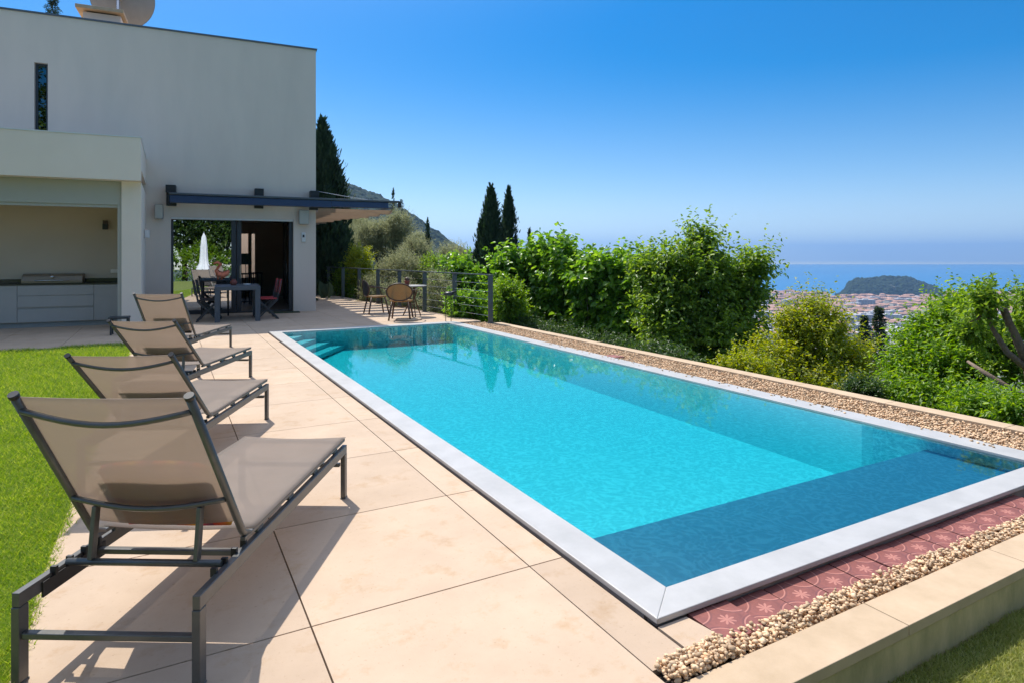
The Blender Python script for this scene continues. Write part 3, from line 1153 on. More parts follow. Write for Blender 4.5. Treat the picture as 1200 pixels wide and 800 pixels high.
# rear room wall with two narrow lights
bx0, _ = hx(283, 6.8); bx1, _ = hx(291, 6.8); bx2, _ = hx(295, 6.8); bx3, _ = hx(299, 6.8)
bb = MB()
for x0, x1, z0, z1 in ((-8.9, bx0, .02, 2.7), (bx0, bx1, .02, .7), (bx0, bx1, 2.3, 2.7), (bx1, bx2, .02, 2.7), (bx2, bx3, 0.02, .7), (bx2, bx3, 2.3, 2.7), (bx3, -TH - .003, .02, 2.7)):
    bb.box(x0, x1, 6.9, 7.1, z0, z1)
bb.build('inner_wall', 'interior_wall', hr)
p_ = l2w(-3, 11.5)
s_ = tag(MB().box(-3, 2.2, 0, .2, -.3, 2.6).build('garden_wall', 'plaster_warm'), 'cream wall seen through the narrow rear light of the dark room', 'wall')
s_.location = (p_[0], p_[1], 0); s_.rotation_euler = (0, 0, HA)
# sliding glazing of the room
gy = 0.17
xm0, _ = hx(271, gy); xm1, _ = hx(283, gy)
sl = bpy.data.objects.new('sliding_door', None); col.objects.link(sl); sl.parent = hr
bb = MB()
bb.box(xd0 + .002, xd1 - .002, gy - .04, gy + .10, zd1 - .055, zd1 - .003)
bb.box(xd0 + .002, xd1 - .002, gy - .04, gy + .10, 0.021, 0.045)
bb.box(xd0 + .002, xd0 + .05, gy - .03, gy + .03, .046, zd1 - .056)
bb.box(xd1 - .10, xd1 - .002, gy - .04, gy + .10, .046, zd1 - .056)
xm = (xm0 + xm1) / 2
bb.box(xm0, xm - .01, gy - .03, gy + .03, .046, zd1 - .056)
bb.box(xm + .005, xm1, gy + .035, gy + .09, .046, zd1 - .056)
bb.box(xd0 + .051, xm0 - .001, gy - .03, gy + .03, .046, .11)
bb.build('door_frame', 'anthracite', sl, bevel=.002)
MB().box(xd0 + .051, xm0 - .001, gy - .004, gy + .004, .111, zd1 - .057).build('pane', 'solar_glass', sl)
MB().bar((xm1 - .03, gy + .015, .9), (xm1 - .03, gy + .015, 1.25), .02, .02).build('handle', 'steel', sl)
# sliding panels stacked inside along the side wall, with frames and handles
for k in range(3):
    y0 = 1.0 + 1.3 * k
    fr = MB()
    xx = -0.42 - .06 * (k % 2)
    for q in ((y0, y0 + .12), (y0 + 1.18, y0 + 1.3)):
        fr.box(xx - .03, xx + .03, q[0], q[1], .03, 2.6)
    fr.box(xx - .03, xx + .03, y0 + .121, y0 + 1.179, .03, .15)
    fr.box(xx - .03, xx + .03, y0 + .121, y0 + 1.179, 2.5, 2.6)
    fo = fr.build('side_door_frame', 'black', hr)
    MB().box(xx - .004, xx + .004, y0 + .121, y0 + 1.179, .151, 2.499).build('pane', 'clear_glass', fo)
    MB().bar((xx - .06, y0 + .2, .95), (xx - .06, y0 + .2, 1.25), .02, .02).build('handle', 'steel', fo)
# closed dark shutter outside the side glazing
MB().box(-.03, -.005, .902, 4.998, 0.02, 2.498).build('side_shutter', 'anthracite', hr)
# reveal strip above the glazing
MB().box(xd0 + .003, xd1 - .003, 0.02, gy - .045, zd1 - .05, zd1 - .002).build('lintel_strip', 'white_plastic', hr)
# narrow upper window
wf = MB()
wf.box(xw0 + .002, xw0 + .05, .10, .16, zw0 + .002, zw1 - .002)
wf.box(xw1 - .05, xw1 - .002, .10, .16, zw0 + .002, zw1 - .002)
wf.box(xw0 + .051, xw1 - .051, .10, .16, zw1 - .05, zw1 - .002)
wfo = wf.build('window', 'anthracite', hr)
MB().box(xw0 + .051, xw1 - .051, .125, .133, zw0 + .002, zw1 - .051).build('pane', 'dark_glass', wfo)
MB().box(xw0 - .05, xw1 + .05, .30, .34, zw0, zw1 + .1).build('dark_backing', 'black', hr)  # black sheet added behind the pane to keep it dark

# wing
FX, FY = -3.80, -3.175           # front right corner of the fascia
JX = -4.02                       # where its side meets the facade
ANX = -13.0
ZT, ZF = 3.87, 3.01


def side_x(ly):
    return FX + (JX - FX) * (ly - FY) / (0 - FY)


bb = MB()
bb.prism([(ANX, FY), (FX, FY), (side_x(-.003), -.003), (ANX, -.003)], 3.25, ZT)
bb.prism([(ANX, FY), (FX, FY), (side_x(FY + .32), FY + .32), (ANX, FY + .32)], ZF, 3.2499)
PIL0 = -4.17
PF = FY + .30
bb.prism([(PIL0, PF), (side_x(PF) - .003, PF), (side_x(-.003) - .003, -.003), (PIL0, -.003)], 0, ZF - .001)
bb.build('wing_wall', 'plaster_warm', hr)
MB().box(ANX, PIL0 - .001, -1.35, -.003, 0, 3.249).build('inner_wall', 'interior_wall', hr)
MB().prism([(ANX - .02, FY - .012), (FX + .012, FY - .012), (side_x(-.01) + .012, -.01), (ANX - .02, -.01)], ZT + .001, ZT + .022).build('wing_coping', 'white_plastic', hr)
zsb = hxz(100, 239, PF)[1]
bb = MB()
bb.box(ANX, PIL0 - .002, PF + .06, PF + .34, zsb, 3.248)
bb.build('shutter_box', 'shutter', hr)
MB().box(ANX, PIL0 - .002, PF + .09, PF + .13, zsb - .06, zsb - .002).build('shutter_bar', 'shutter', hr)
MB().box(PIL0 - .075, PIL0 - .002, PF + .05, PF + .16, 0, zsb - .001).build('guide_rail', 'shutter', hr)

# kitchen in the wing
cy, cx = None, None
p_ = w2l(*at(141, 13.75))
cyf = p_[1]
k0, _ = hx(20, cyf); k1, _ = hx(110, cyf)
cxr = PIL0 - .004
loc = l2w((k0 + k1) / 2, cyf)
kt = thing('kitchen_cabinet', 'pale grey built-in outdoor kitchen cabinet under the low wing', 'cabinet', (loc[0], loc[1], 0), HA)
ox = (k0 + k1) / 2
zc = .885
dpt = -1.353 - cyf
MB().box(ANX - ox + 2, cxr - ox, .03, dpt, .10, zc).build('carcass', 'cabinet', kt)
MB().box(ANX - ox + 2, cxr - ox, .06, dpt - .001, .0, .099).build('plinth', 'grey_plastic', kt)
MB().box(ANX - ox + 2, cxr - ox, -.01, dpt, zc + .001, zc + .03).build('countertop', 'black_stone', kt, bevel=.002)
MB().box(ANX - ox + 2, cxr - ox, dpt - .03, dpt - .002, zc + .031, zc + .12).build('splashback', 'black_stone', kt)
za, zb = zat(346.5, hx(60, cyf)[1]), zat(360, hx(60, cyf)[1])
for x0, x1, z0, z1, nm in ((k0 - 1.3, k0, .11, zc - .01, 'cabinet_door'), (k0, k1, za, zc - .01, 'drawer'), (k0, k1, zb, za, 'drawer'),
                           (k0, k1, .11, zb - .035, 'drawer'), (k1, cxr - .01, .11, zc - .01, 'cabinet_door')):
    MB().box(x0 - ox + .004, x1 - ox - .004, .0, .028, z0 + .004, z1 - .004).build(nm, 'cabinet', kt, bevel=.001)
# grill
g0, _ = hx(27, cyf + .2); g1, _ = hx(98, cyf + .2)
gl_ = l2w((g0 + g1) / 2, cyf + .3)
gt = thing('gas_grill', 'long closed stainless grill set in the black counter of the outdoor kitchen', 'grill', (gl_[0], gl_[1], zc + .031), HA)
hw = (g1 - g0) / 2
b = MB()
prof = [(-.24, .0), (-.24, .05), (-.20, .15), (-.10, .20), (.10, .20), (.2, .14), (.22, 0)]
vv = [(-hw, y_, z_) for y_, z_ in prof] + [(hw, y_, z_) for y_, z_ in prof]
m_ = len(prof)
b.add(vv, [tuple(range(m_)), tuple(range(2 * m_ - 1, m_ - 1, -1))] + [(i, m_ + i, m_ + (i + 1) % m_, (i + 1) % m_) for i in range(m_)])
b.build('lid', 'grill_steel', gt, bevel=.006)
MB().tube([(-.3, -.26, .06), (.3, -.26, .06)], .012).build('handle', 'steel', gt)
MB().lathe([(0, .0), (.03, .0), (.03, .02), (0, .02)]).build('gauge', 'steel', gt).matrix_local = Matrix.Translation((0, -.235, .14)) @ Matrix.Rotation(radians(70), 4, 'X')
# wall light on kitchen wall
x_, z_ = hxz(123.5, 264, -1.40)
p_ = l2w(x_, -1.36)
s_ = thing('wall_light', 'small black up-and-down wall light on the beige kitchen wall', 'wall light', (p_[0], p_[1], z_), HA)
MB().box(-.05, .05, -.10, -.005, -.10, .02).build('lamp_body', 'black', s_, bevel=.004)
MB().box(-.045, .045, -.09, -.005, .021, .10).build('lamp_shade', 'rattan', s_, bevel=.004)
x_, z_ = hxz(135, 318, -1.40)
p_ = l2w(x_, -1.36)
tag(MB().box(-.09, .09, -.02, 0, -.04, .04).build('socket_box', 'plaster_warm', bevel=.003), 'pale socket box low on the kitchen wall right of the grill', 'socket')
bpy.data.objects['socket_box'].location = (p_[0], p_[1], z_); bpy.data.objects['socket_box'].rotation_euler = (0, 0, HA)

# fittings on the facade
for (u0, u1, v0, v1, lab) in ((181.5, 191.5, 240, 257, 'grey box speaker on the facade left of the sliding door'),
                              (350, 361.5, 246.5, 263.5, 'grey box speaker on the facade right of the sliding door')):
    xa, za_ = hxz(u0, v0, -.1); xb, zb_ = hxz(u1, v1, -.1)
    p_ = l2w((xa + xb) / 2, -.002)
    s_ = thing('wall_speaker', lab, 'speaker', (p_[0], p_[1], (za_ + zb_) / 2), HA, 'speakers on the facade')
    hw, hh_ = (xb - xa) / 2, (za_ - zb_) / 2
    MB().box(-hw, hw, -.20, -.06, -hh_, hh_).build('cabinet', 'grey_plastic', s_, bevel=.015)
    MB().box(-hw + .015, hw - .015, -.206, -.201, -hh_ + .015, hh_ - .015).build('grille', 'shutter', s_)
    MB().box(-.03, .03, -.059, 0, -.05, .05).build('bracket', 'black', s_)
x_, z_ = hxz(355.5, 278.5, 0)
p_ = l2w(x_, -.002)
s_ = thing('wall_thermometer', 'small white rounded device on the facade below the right speaker', 'wall device', (p_[0], p_[1], z_), HA)
MB().box(-.055, .055, -.04, 0, -.13, .13).build('casing', 'white_plastic', s_, bevel=.035)
MB().box(-.025, .025, -.046, -.0405, .0, .07).build('display', 'black', s_)
# light box on the side of the wing
p_ = l2w(side_x(-1.2) + .002, -1.2)
s_ = thing('outdoor_light', 'flat white wall light on the side of the low wing', 'wall light', (p_[0], p_[1], 2.0), HA + radians(4.2))
MB().box(0, .10, -.08, .08, -.09, .09).build('diffuser', 'white_plastic', s_, bevel=.01)
MB().box(-.004, -.0005, -.1, .1, -.1, .1).build('back_plate', 'grey_plastic', s_)

# chimney and dish on the roof
x_, z_ = hxz(120, 20, 1.0)
p_ = l2w(x_, 1.0)
s_ = thing('chimney', 'low chimney with a flat stone cap on the house roof', 'chimney', (p_[0], p_[1], 6.9), HA)
MB().box(-.38, .42, -.2, .4, 0, .66).build('stack', 'plaster', s_)
MB().box(-.52, .50, -.35, .5, .70, .79).build('cap', 'cap_stone', s_, bevel=.01)
MB().box(-.3, .34, -.12, .3, .661, .699).build('vent_gap', 'black', s_)
dd = 17.0
px_, py_ = at(140, dd)
s_ = thing('satellite_dish', 'large round grey satellite dish seen from behind on the house roof', 'satellite dish', (px_, py_, 6.9), radians(-12))
prof = [(0.0, 0.0)] + [(.78 * k / 10, .22 * (k / 10) ** 2) for k in range(1, 11)] + [(.80, .235), (.80, .225)]
b = MB(); b.lathe(prof, n=48)
dsh = b.build('reflector', 'dish', s_)
dsh.matrix_local = Matrix.Translation((0, 0.05, zat(-4, dd) - 6.9)) @ Matrix.Rotation(radians(-78), 4, 'X')
zc_ = zat(-4, dd) - 6.9
MB().tube([(0, -.12, 0), (0, -.12, zc_ + .05)], .04).build('mast', 'steel', s_)
b = MB()
b.box(-.06, .06, -.10, .02, zc_ - .12, zc_ + .12)
b.bar((0, -.04, zc_ - .5), (0, -.04, zc_ + .5), .05, .04)
b.build('mount', 'dish', s_, bevel=.005)

# awning on the facade and the slatted shade over the side terrace
aw = thing('awning', 'navy metal awning cassette on the facade with a beige slatted shade over the side terrace', 'awning', (HP[0], HP[1], 0), HA)
a0, _ = hx(197, -.35)
a1 = 2.2
bb = MB()
bb.box(a0 + .03, .35, -.42, -.20, 2.80, 2.985)
bb.prism([(.351, -.42), (a1 - .3, -.42), (a1 - .3, -.28), (.351, -.20)], 2.82, 2.985)
bb.build('cassette', 'navy_metal', aw, bevel=.01)
MB().box(a0 + .02, a1, -.46, -.18, 2.990, 3.04).build('top_rail', 'rail_grey', aw, bevel=.008)
MB().box(a0, a0 + .029, -.45, -.19, 2.76, 3.03).build('end_cap', 'black', aw, bevel=.004)
MB().box(a1 + .001, a1 + .05, -.45, -.25, 2.86, 3.03).build('end_cap', 'black', aw, bevel=.004)
for u in (200.5, 303.5, 368):
    xb, tb = hx(u, -.15)
    b = MB()
    b.box(xb - .11, xb + .11, -.10, -.003, 2.74, 3.24)
    b.box(xb - .11, xb + .11, -.30, -.101, 3.05, 3.24)
    b.build('bracket', 'black', aw, bevel=.004)
MB().tube([(0.0, -.1, 3.25), (.8, .2, 3.17), (1.5, .4, 3.11), (2.0, .6, 3.04)], .008, 6).build('tie_wire', 'steel', aw)
# slats: folded fabric strips across the side terrace
bb = MB()
n = 9
for k in range(n):
    yy = .1 + 7.6 * k / n
    xr = 2.15 - 1.25 * (yy / 7.6)
    xl = .08 - .073 * yy
    xl2 = xl + .0
    z0 = 2.80 - .02 * math.sin(k)
    pts_ = []
    for s2 in range(5):
        t_ = s2 / 4
        pts_.append((yy + .48 * t_, z0 - .10 * math.sin(pi * t_)))
    V, Fc = [], []
    for x_ in (xl2, xr):
        for (y2, z2) in pts_:
            V.append((x_, y2, z2))
        for (y2, z2) in pts_:
            V.append((x_, y2, z2 + .006))
    for s2 in range(4):
        Fc += [(s2, s2 + 1, 10 + s2 + 1, 10 + s2), (5 + s2, 15 + s2, 15 + s2 + 1, 5 + s2 + 1)]
    Fc += [(0, 10, 15, 5), (4, 9, 19, 14)]
    bb.add(V, Fc)
bb.build('shade_slats', 'awning_fabric', aw)
b = MB()
b.bar((2.12, 0, 2.87), (.93, 7.7, 2.87), .035, .05)
b.bar((.12, 0, 2.87), (-.40, 7.7, 2.87), .035, .05)
b.build('shade_rails', 'rail_grey', aw)

# ------------------------------------------------------------------ railing
rl = thing('railing', 'dark grey metal railing with horizontal cables along the far edge of the side terrace', 'railing', (railA[0], railA[1], 0))
rdn = rd / np.linalg.norm(rd)
ang = math.atan2(rdn[1], rdn[0])
RLEN = 13.6
npost = 9
for k in range(npost):
    s = RLEN * k / (npost - 1)
    x_, y_ = rdn * s
    b = MB()
    b.T = Matrix.Translation((x_, y_, 0)) @ Matrix.Rotation(ang, 4, 'Z')
    b.box(-.018, .018, -.055, .055, 0.0, 1.06)
    b.box(-.05, .05, -.075, .075, 0.0005, .012)
    b.build('post', 'rail_grey', rl, bevel=.002)
b = MB(); b.T = Matrix.Rotation(ang, 4, 'Z')
b.box(-.05, RLEN + .05, -.025, .025, 1.061, 1.085)
b.build('handrail', 'rail_grey', rl, bevel=.003)
for k in range(5):
    z_ = .16 + .18 * k
    e = rdn * RLEN
    MB().tube([(0, 0, z_), (e[0], e[1], z_)], .004, 6).build('cable', 'steel', rl)


# ------------------------------------------------------------------ loungers
def lounger(x, y, th, ang, sl, label):
    "origin at the front right foot; local +y towards the foot end, -x to the left side"
    r = thing('sun_lounger', label, 'sun lounger', (x, y, 0), -th, 'sun loungers in a row on the terrace')
    W = .64
    RL = 1.71
    zr = .30
    for sx in (0, -W):
        b = MB()
        b.bar((sx, -RL - .02, zr), (sx, .02, zr), .028, .05)
        b.build('side_rail', 'lounger_metal', r, bevel=.003)
        for yy in (0, -RL):
            b = MB()
            b.bar((sx, yy, 0.008), (sx, yy, zr - .0255), .028 if yy == 0 else .03, .045, up=(0, 1, 0))
            b.box(sx - .017, sx + .017, yy - .025, yy + .025, 0, .0079)
            b.build('leg', 'lounger_metal', r, bevel=.003)
        b = MB()
        sg = 1 if sx else -1
        b.box(sx + sg * .017 - .004, sx + sg * .017 + .004, -RL + .08, -RL + .42, zr - .045, zr + .012)
        for q in range(4):
            b.box(sx + sg * .017 - .012, sx + sg * .017 + .012, -RL + .13 + .08 * q, -RL + .145 + .08 * q, zr + .012, zr + .045)
        b.build('ratchet', 'black', r, bevel=.002)
    for yy, zz in ((-RL, .17), (-sl + .02, zr - .01), (-.03, zr - .085)):
        b = MB()
        b.bar((-W + .015, yy, zz), (-.015, yy, zz), .028, .022)
        b.build('crossbar', 'lounger_metal', r, bevel=.003)
    # seat frame and seat sling
    b = MB()
    zs = .352
    for sx in (-.012, -W + .012):
        b.bar((sx, -sl, zs + .0), (sx, .03, zs - .0), .022, .018)
        for q in range(4):
            yy = -sl + .15 + (sl - .3) * q / 3
            b.box(sx - .01, sx + .01, yy - .03, yy + .03, zr + .0255, zs - .0095)
    b.bar((-W + .02, .012, zs - .012), (-.02, .012, zs - .012), .022, .016)
    b.build('seat_frame', 'lounger_metal', r, bevel=.003)
    nx, ny = 14, 16
    V = []
    for i in range(nx + 1):
        for j in range(ny + 1):
            s, t_ = i / nx, j / ny
            V.append((-.0 - W * s, -sl + .08 + (sl - .04) * t_, zs + .014 - .022 * math.sin(pi * s) * (.6 + .4 * math.sin(pi * t_))))
    o = np_mesh('seat_sling', V, grid_faces(nx + 1, ny + 1), 'sling', None, True)
    o.parent = r
    so = o.modifiers.new('thick', 'SOLIDIFY'); so.thickness = .003
    # backrest
    bl = .745
    dy, dz = -cos(ang), sin(ang)
    ny_, nz_ = sin(ang), cos(ang)          # towards the seat side
    py, pz = -sl, .40 - .02

    def bp(sx, t_, off=0.0):
        cv = .055 * math.sin(pi * t_) * .4
        return (sx, py + dy * bl * t_ - ny_ * (off), pz + dz * bl * t_ - nz_ * off)
    for sx in (-.012, -W + .012):
        MB().tube([(sx, py + .06, zs), bp(sx, 0), bp(sx, .03), bp(sx, 1.0)], [.012, .014, .0155, .0155], 10).build('backrest_tube', 'lounger_metal', r)
    for sx in (-.012, -W + .012):
        MB().tube([bp(sx, 1.001), bp(sx, 1.022)], .0175, 10).build('end_cap', 'black', r)
    for tt, dep in ((.93, .05), (.30, .03)):
        pts_ = []
        for q in range(13):
            s = q / 12
            pts_.append(bp(-.02 - (W - .04) * s, tt - dep * .9 * math.sin(pi * s), .012 + .032 * math.sin(pi * s)))
        MB().tube(pts_, .011, 8).build('back_crossbar', 'lounger_metal', r)
    V = []
    nx, ny = 16, 18
    for i in range(nx + 1):
        for j in range(ny + 1):
            s, t_ = i / nx, j / ny
            p = bp(-.004 - (W - .008) * s, .09 + .905 * t_ , (.024 - .016 * t_) * math.sin(pi * s) - .006)
            p = (p[0], p[1], p[2])
            V.append(p)
    o = np_mesh('backrest_sling', V, grid_faces(nx + 1, ny + 1), 'sling', None, True)
    o.parent = r
    so = o.modifiers.new('thick', 'SOLIDIFY'); so.thickness = .003
    # support strut: two legs from the middle bar down to a cross tube lying in the ratchets
    yb = max(py + dy * bl * .3 - .10, -RL + .2) if ang > .9 else py + dy * bl * .3 - .02
    zb = zr + .03
    for sx in (-.115, -W + .115):
        MB().bar(bp(sx, .27, .03), (sx, yb, zb + .01), .018, .030).build('strut', 'lounger_metal', r, bevel=.003)
    MB().tube([(-W + .02, yb, zb), (-.02, yb, zb)], .0135, 10).build('strut_foot', 'lounger_metal', r)
    return r


LG = [(0.966, 3.921, 0.531, 1.012, 1.351, 'nearest sun lounger, its backrest raised steepest, seen from behind'),
      (0.81, 6.156, 0.427, 0.734, 1.307, 'second sun lounger from the camera, leaning low behind the nearest one'),
      (0.917, 8.412, 0.478, 0.727, 1.263, 'third sun lounger from the camera, its backrest before the farthest one'),
      (0.932, 11.349, 0.413, 0.933, 1.40, 'farthest sun lounger, nearest the house and the dining table')]
CU = ['striped orange and red towel tucked behind the backrest of the nearest lounger',
      'dark folded towel on the seat of the second lounger', 'dark folded towel on the seat of the third lounger',
      'dark folded towel on the seat of the farthest lounger']
for k, (x, y, th, an_, sl, lab) in enumerate(LG):
    r = lounger(x, y, th, an_, sl, lab)
    # towel leaning against the backrest on the seat
    Mx = Matrix.Translation((x, y, 0)) @ Matrix.Rotation(-th, 4, 'Z')
    b = MB()
    hgt = .36
    w2 = .215
    cx_ = -.30
    V = []
    nn = 8
    a = an_
    for i in range(nn + 1):
        for j in range(nn + 1):
            s, t_ = i / nn, j / nn
            off = .035
            yy = -sl - cos(a) * (-.06 + hgt * t_) + sin(a) * (off + .006 * math.sin(7 * s + 3 * t_))
            zz = .40 + sin(a) * (-.03 + hgt * t_) + cos(a) * off - .02 * (abs(s - .5) * 2) ** 3 * t_
            V.append((cx_ - w2 + 2 * w2 * s, yy, zz))
    o = np_mesh('beach_towel' if k == 0 else 'folded_towel', V, grid_faces(nn + 1, nn + 1), 'towel' if k == 0 else 'cushion_dark', None, True)
    so = o.modifiers.new('thick', 'SOLIDIFY'); so.thickness = .03; so.offset = 0
    o.matrix_world = Mx
    tag(o, CU[k], 'towel', 'towels on the loungers')

# ------------------------------------------------------------------ dining table and folding chairs
tl = w2l(*at(251.3, 14.05)); tr_ = w2l(*at(306.5, 14.05))
TW = tr_[0] - tl[0]; TD = 1.5; TZ = .80
p_ = l2w(tl[0], tl[1])
dt = thing('dining_table', 'dark grey square-legged dining table on the shaded terrace before the sliding door', 'table', (p_[0], p_[1], 0), HA)
MB().box(0, TW, 0, TD, TZ - .085, TZ).build('tabletop', 'table_grey', dt, bevel=.004)
for x0 in (0.002, TW - .112):
    for y0 in (.002, TD - .112):
        MB().box(x0, x0 + .11, y0, y0 + .11, 0, TZ - .086).build('leg', 'table_grey', dt, bevel=.004)
p_ = l2w(tl[0] + TW * .42, tl[1] + .75)
s_ = thing('candle_jar', 'small dark red jar on the grey dining table', 'jar', (p_[0], p_[1], TZ))
MB().lathe([(0, 0), (.05, 0), (.075, .04), (.075, .09), (.045, .12), (.045, .14), (0, .14)]).build('jar_body', 'terracotta_pot', s_)
MB().lathe([(0, .141), (.048, .141), (.048, .155), (0, .155)]).build('lid', 'rattan', s_)
p_ = l2w(tl[0] + TW * .72, tl[1] + .6)
tag(MB().lathe([(0, .0), (.06, 0), (.09, .035), (.085, .035), (.055, .006), (0, .006)]).build('bowl', 'white_plastic'), 'pale shallow bowl on the dining table', 'bowl').location = (p_[0], p_[1], TZ)


def folding_chair(lx, ly, rot, seatm, label):
    p = l2w(lx, ly)
    r = thing('folding_chair', label, 'chair', (p[0], p[1], 0), HA + rot, 'folding chairs at the dining table')
    for sx in (-.22, .22):
        for s2 in (-1, 1):
            b = MB(); b.bar((sx + .012 * s2, -.24 * s2, 0), (sx + .012 * s2, .22 * s2, .47), .018, .035)
            b.build('leg', 'anthracite', r, bevel=.002)
        b = MB(); b.bar((sx, -.21, .47), (sx, -.30, .92), .022, .022, up=(1, 0, 0)); b.build('back_post', 'anthracite', r)
    b = MB(); b.bar((-.23, -.20, .02), (.23, -.20, .02), .02, .02); b.bar((-.23, .21, .02), (.23, .21, .02), .02, .02)
    b.build('floor_bar', 'anthracite', r)
    b = MB(); V = []
    for i in range(7):
        for j in range(4):
            V.append((-.215 + .43 * i / 6, -.22 + .42 * j / 3, .475 - .02 * math.sin(pi * i / 6)))
    o = np_mesh('seat', V, grid_faces(7, 4), seatm, None, True); o.parent = r
    o.modifiers.new('thick', 'SOLIDIFY').thickness = .006
    V = []
    for i in range(7):
        for j in range(4):
            V.append((-.215 + .43 * i / 6, -.245 - .05 * j / 3 - .03 * math.sin(pi * i / 6), .60 + .33 * j / 3))
    o = np_mesh('backrest', V, grid_faces(7, 4), seatm, None, True); o.parent = r
    o.modifiers.new('thick', 'SOLIDIFY').thickness = .006
    return r


folding_chair(tl[0] + TW + .18, tl[1] + .55, radians(90), 'red_fabric', 'red folding chair with its back out, on the right side of the dining table')
folding_chair(tl[0] + TW + .14, tl[1] + 1.12, radians(90), 'red_fabric', 'red folding chair on the right side of the dining table, beside the sliding door')
folding_chair(tl[0] - .14, tl[1] + .50, radians(-90), 'cushion_dark', 'dark folding chair on the near left side of the dining table')
folding_chair(tl[0] - .10, tl[1] + 1.12, radians(-90), 'cushion_dark', 'dark folding chair on the far left side of the dining table')
# black console with orange sculpture by the glass
c0, _ = hx(234, -.45); c1, _ = hx(270, -.45)
p_ = l2w((c0 + c1) / 2, -.42)
s_ = thing('console_table', 'narrow black console table standing against the sliding glass', 'console table', (p_[0], p_[1], 0), HA)
hw = (c1 - c0) / 2
MB().box(-hw, hw, -.18, .18, .86, .90).build('tabletop', 'black', s_, bevel=.003)
for x0 in (-hw + .03, hw - .07):
    for y0 in (-.16, .12):
        MB().box(x0, x0 + .04, y0, y0 + .04, 0, .859).build('leg', 'black', s_)
p_ = l2w(hx(257, -.42)[0], -.42)
b = MB()
b.tube([(-.14, 0, .40), (-.04, 0, .43), (.03, 0, .38), (-.03, 0, .30), (-.07, 0, .22), (-.02, 0, .13), (.08, 0, .10), (.18, 0, .15), (.22, 0, .22)],
       [.02, .035, .04, .035, .045, .07, .075, .055, .02], 12)
b.tube([(.05, 0, .10), (.06, 0, 0)], [.03, .025]); b.tube([(-.02, 0, .10), (-.03, 0, 0)], [.03, .025])
tag(b.build('sculpture', 'orange_clay'), 'curved orange sculpture standing on the black console by the glass', 'sculpture').location = (p_[0], p_[1], .902)
bpy.data.objects['sculpture'].rotation_euler = (0, 0, HA)
p_ = l2w((hx(322, -.3)[0] + hx(348, -.3)[0]) / 2, -.22)
o = tag(MB().box(-.42, .35, -.20, .16, .001, .016).build('doormat', 'doormat', bevel=.004), 'dark green doormat at the open sliding door', 'doormat')
o.location = (p_[0], p_[1], 0); o.rotation_euler = (0, 0, HA)
# standard lamp and bar chair in the room
p_ = l2w(hx(288, 4)[0], 4.0)
s_ = thing('floor_lamp', 'floor lamp with a dull green shade inside the dark room', 'floor lamp', (p_[0], p_[1], .02))
MB().lathe([(0, 0), (.16, 0), (.16, .02), (.012, .03), (.012, 1.45), (0, 1.45)]).build('stand', 'black', s_)
pmat('lamp_shade', (0.12, 0.22, 0.18), None, 0.8)
MB().lathe([(.17, 1.2), (.13, 1.55)]).build('lamp_shade', 'lamp_shade', s_)
for k, u in enumerate((286, 296)):
    p_ = l2w(hx(u, 2.6 + .7 * k)[0], 2.6 + .7 * k)
    s_ = thing('dining_chair', ['black chair inside the room, nearer the open door', 'black chair inside the room, farther from the door'][k], 'chair', (p_[0], p_[1], .02), .3 * k)
    MB().box(-.22, .22, -.22, .22, .43, .47).build('seat', 'black', s_, bevel=.01)
    b = MB()
    for q in range(4):
        b.box(-.2 + .125 * q, -.175 + .125 * q, -.22, -.2, .5, .92)
    b.box(-.22, .22, -.225, -.195, .921, .97); b.build('backrest', 'black', s_)
    for sx in (-.2, .17):
        for sy in (-.2, .17):
            MB().box(sx, sx + .03, sy, sy + .03, 0, .429).build('leg', 'black', s_)


# ------------------------------------------------------------------ bistro set
def bistro_chair(x, y, rot, backm, seatm, label):
    r = thing('bistro_chair', label, 'chair', (x, y, 0), rot, 'bistro chairs on the side terrace')
    # local: faces +y
    r.scale = (1.16, 1.1, 1.0)
    MB().lathe([(0, .425), (.21, .425), (.235, .44), (.23, .462), (.1, .472), (0, .472)], n=28).build('seat', seatm, r)
    for sx, sy in ((-1, 1), (1, 1), (-1, -1), (1, -1)):
        MB().tube([(.16 * sx, .16 * sy, .43), (.215 * sx, .24 * sy, 0)], [.021, .017], 8).build('leg', 'rattan', r)
    b = MB()
    ring = [(.12 * cos(t_), .12 * sin(t_), .30) for t_ in np.linspace(0, 2 * pi, 17)]
    b.tube([(1.35 * p[0], 1.35 * p[1], p[2]) for p in ring], .009, 6, caps=False)
    b.build('leg_ring', 'rattan', r)
    # back: rounded frame and woven panel
    pts_ = []
    for t_ in np.linspace(0, 2 * pi, 33):
        xx = .26 * cos(t_); zz = .66 + .20 * sin(t_)
        pts_.append((xx, -.26 - .10 * (zz - .46) + .5 * xx * xx, zz))
    MB().tube(pts_, .016, 8, caps=False).build('back_frame', 'rattan', r)
    V = [(0, -.26 - .02, .66)] + [(p[0] * .96, p[1], .66 + (p[2] - .66) * .96) for p in pts_[:-1]]
    b = MB(); b.add(V, [(0, 1 + i, 1 + (i + 1) % 32) for i in range(32)])
    o = b.build('backrest', backm, r); o.modifiers.new('thick', 'SOLIDIFY').thickness = .008
    for sx in (-1, 1):
        MB().tube([(.15 * sx, -.24, .47), (.12 * sx, -.255, .80)], .012, 6).build('back_slat', 'rattan', r)
        MB().tube([(.25 * sx, -.22, .70), (.31 * sx, -.02, .70), (.30 * sx, .16, .65), (.23 * sx, .20, .45)], .015, 8).build('armrest', 'rattan', r)


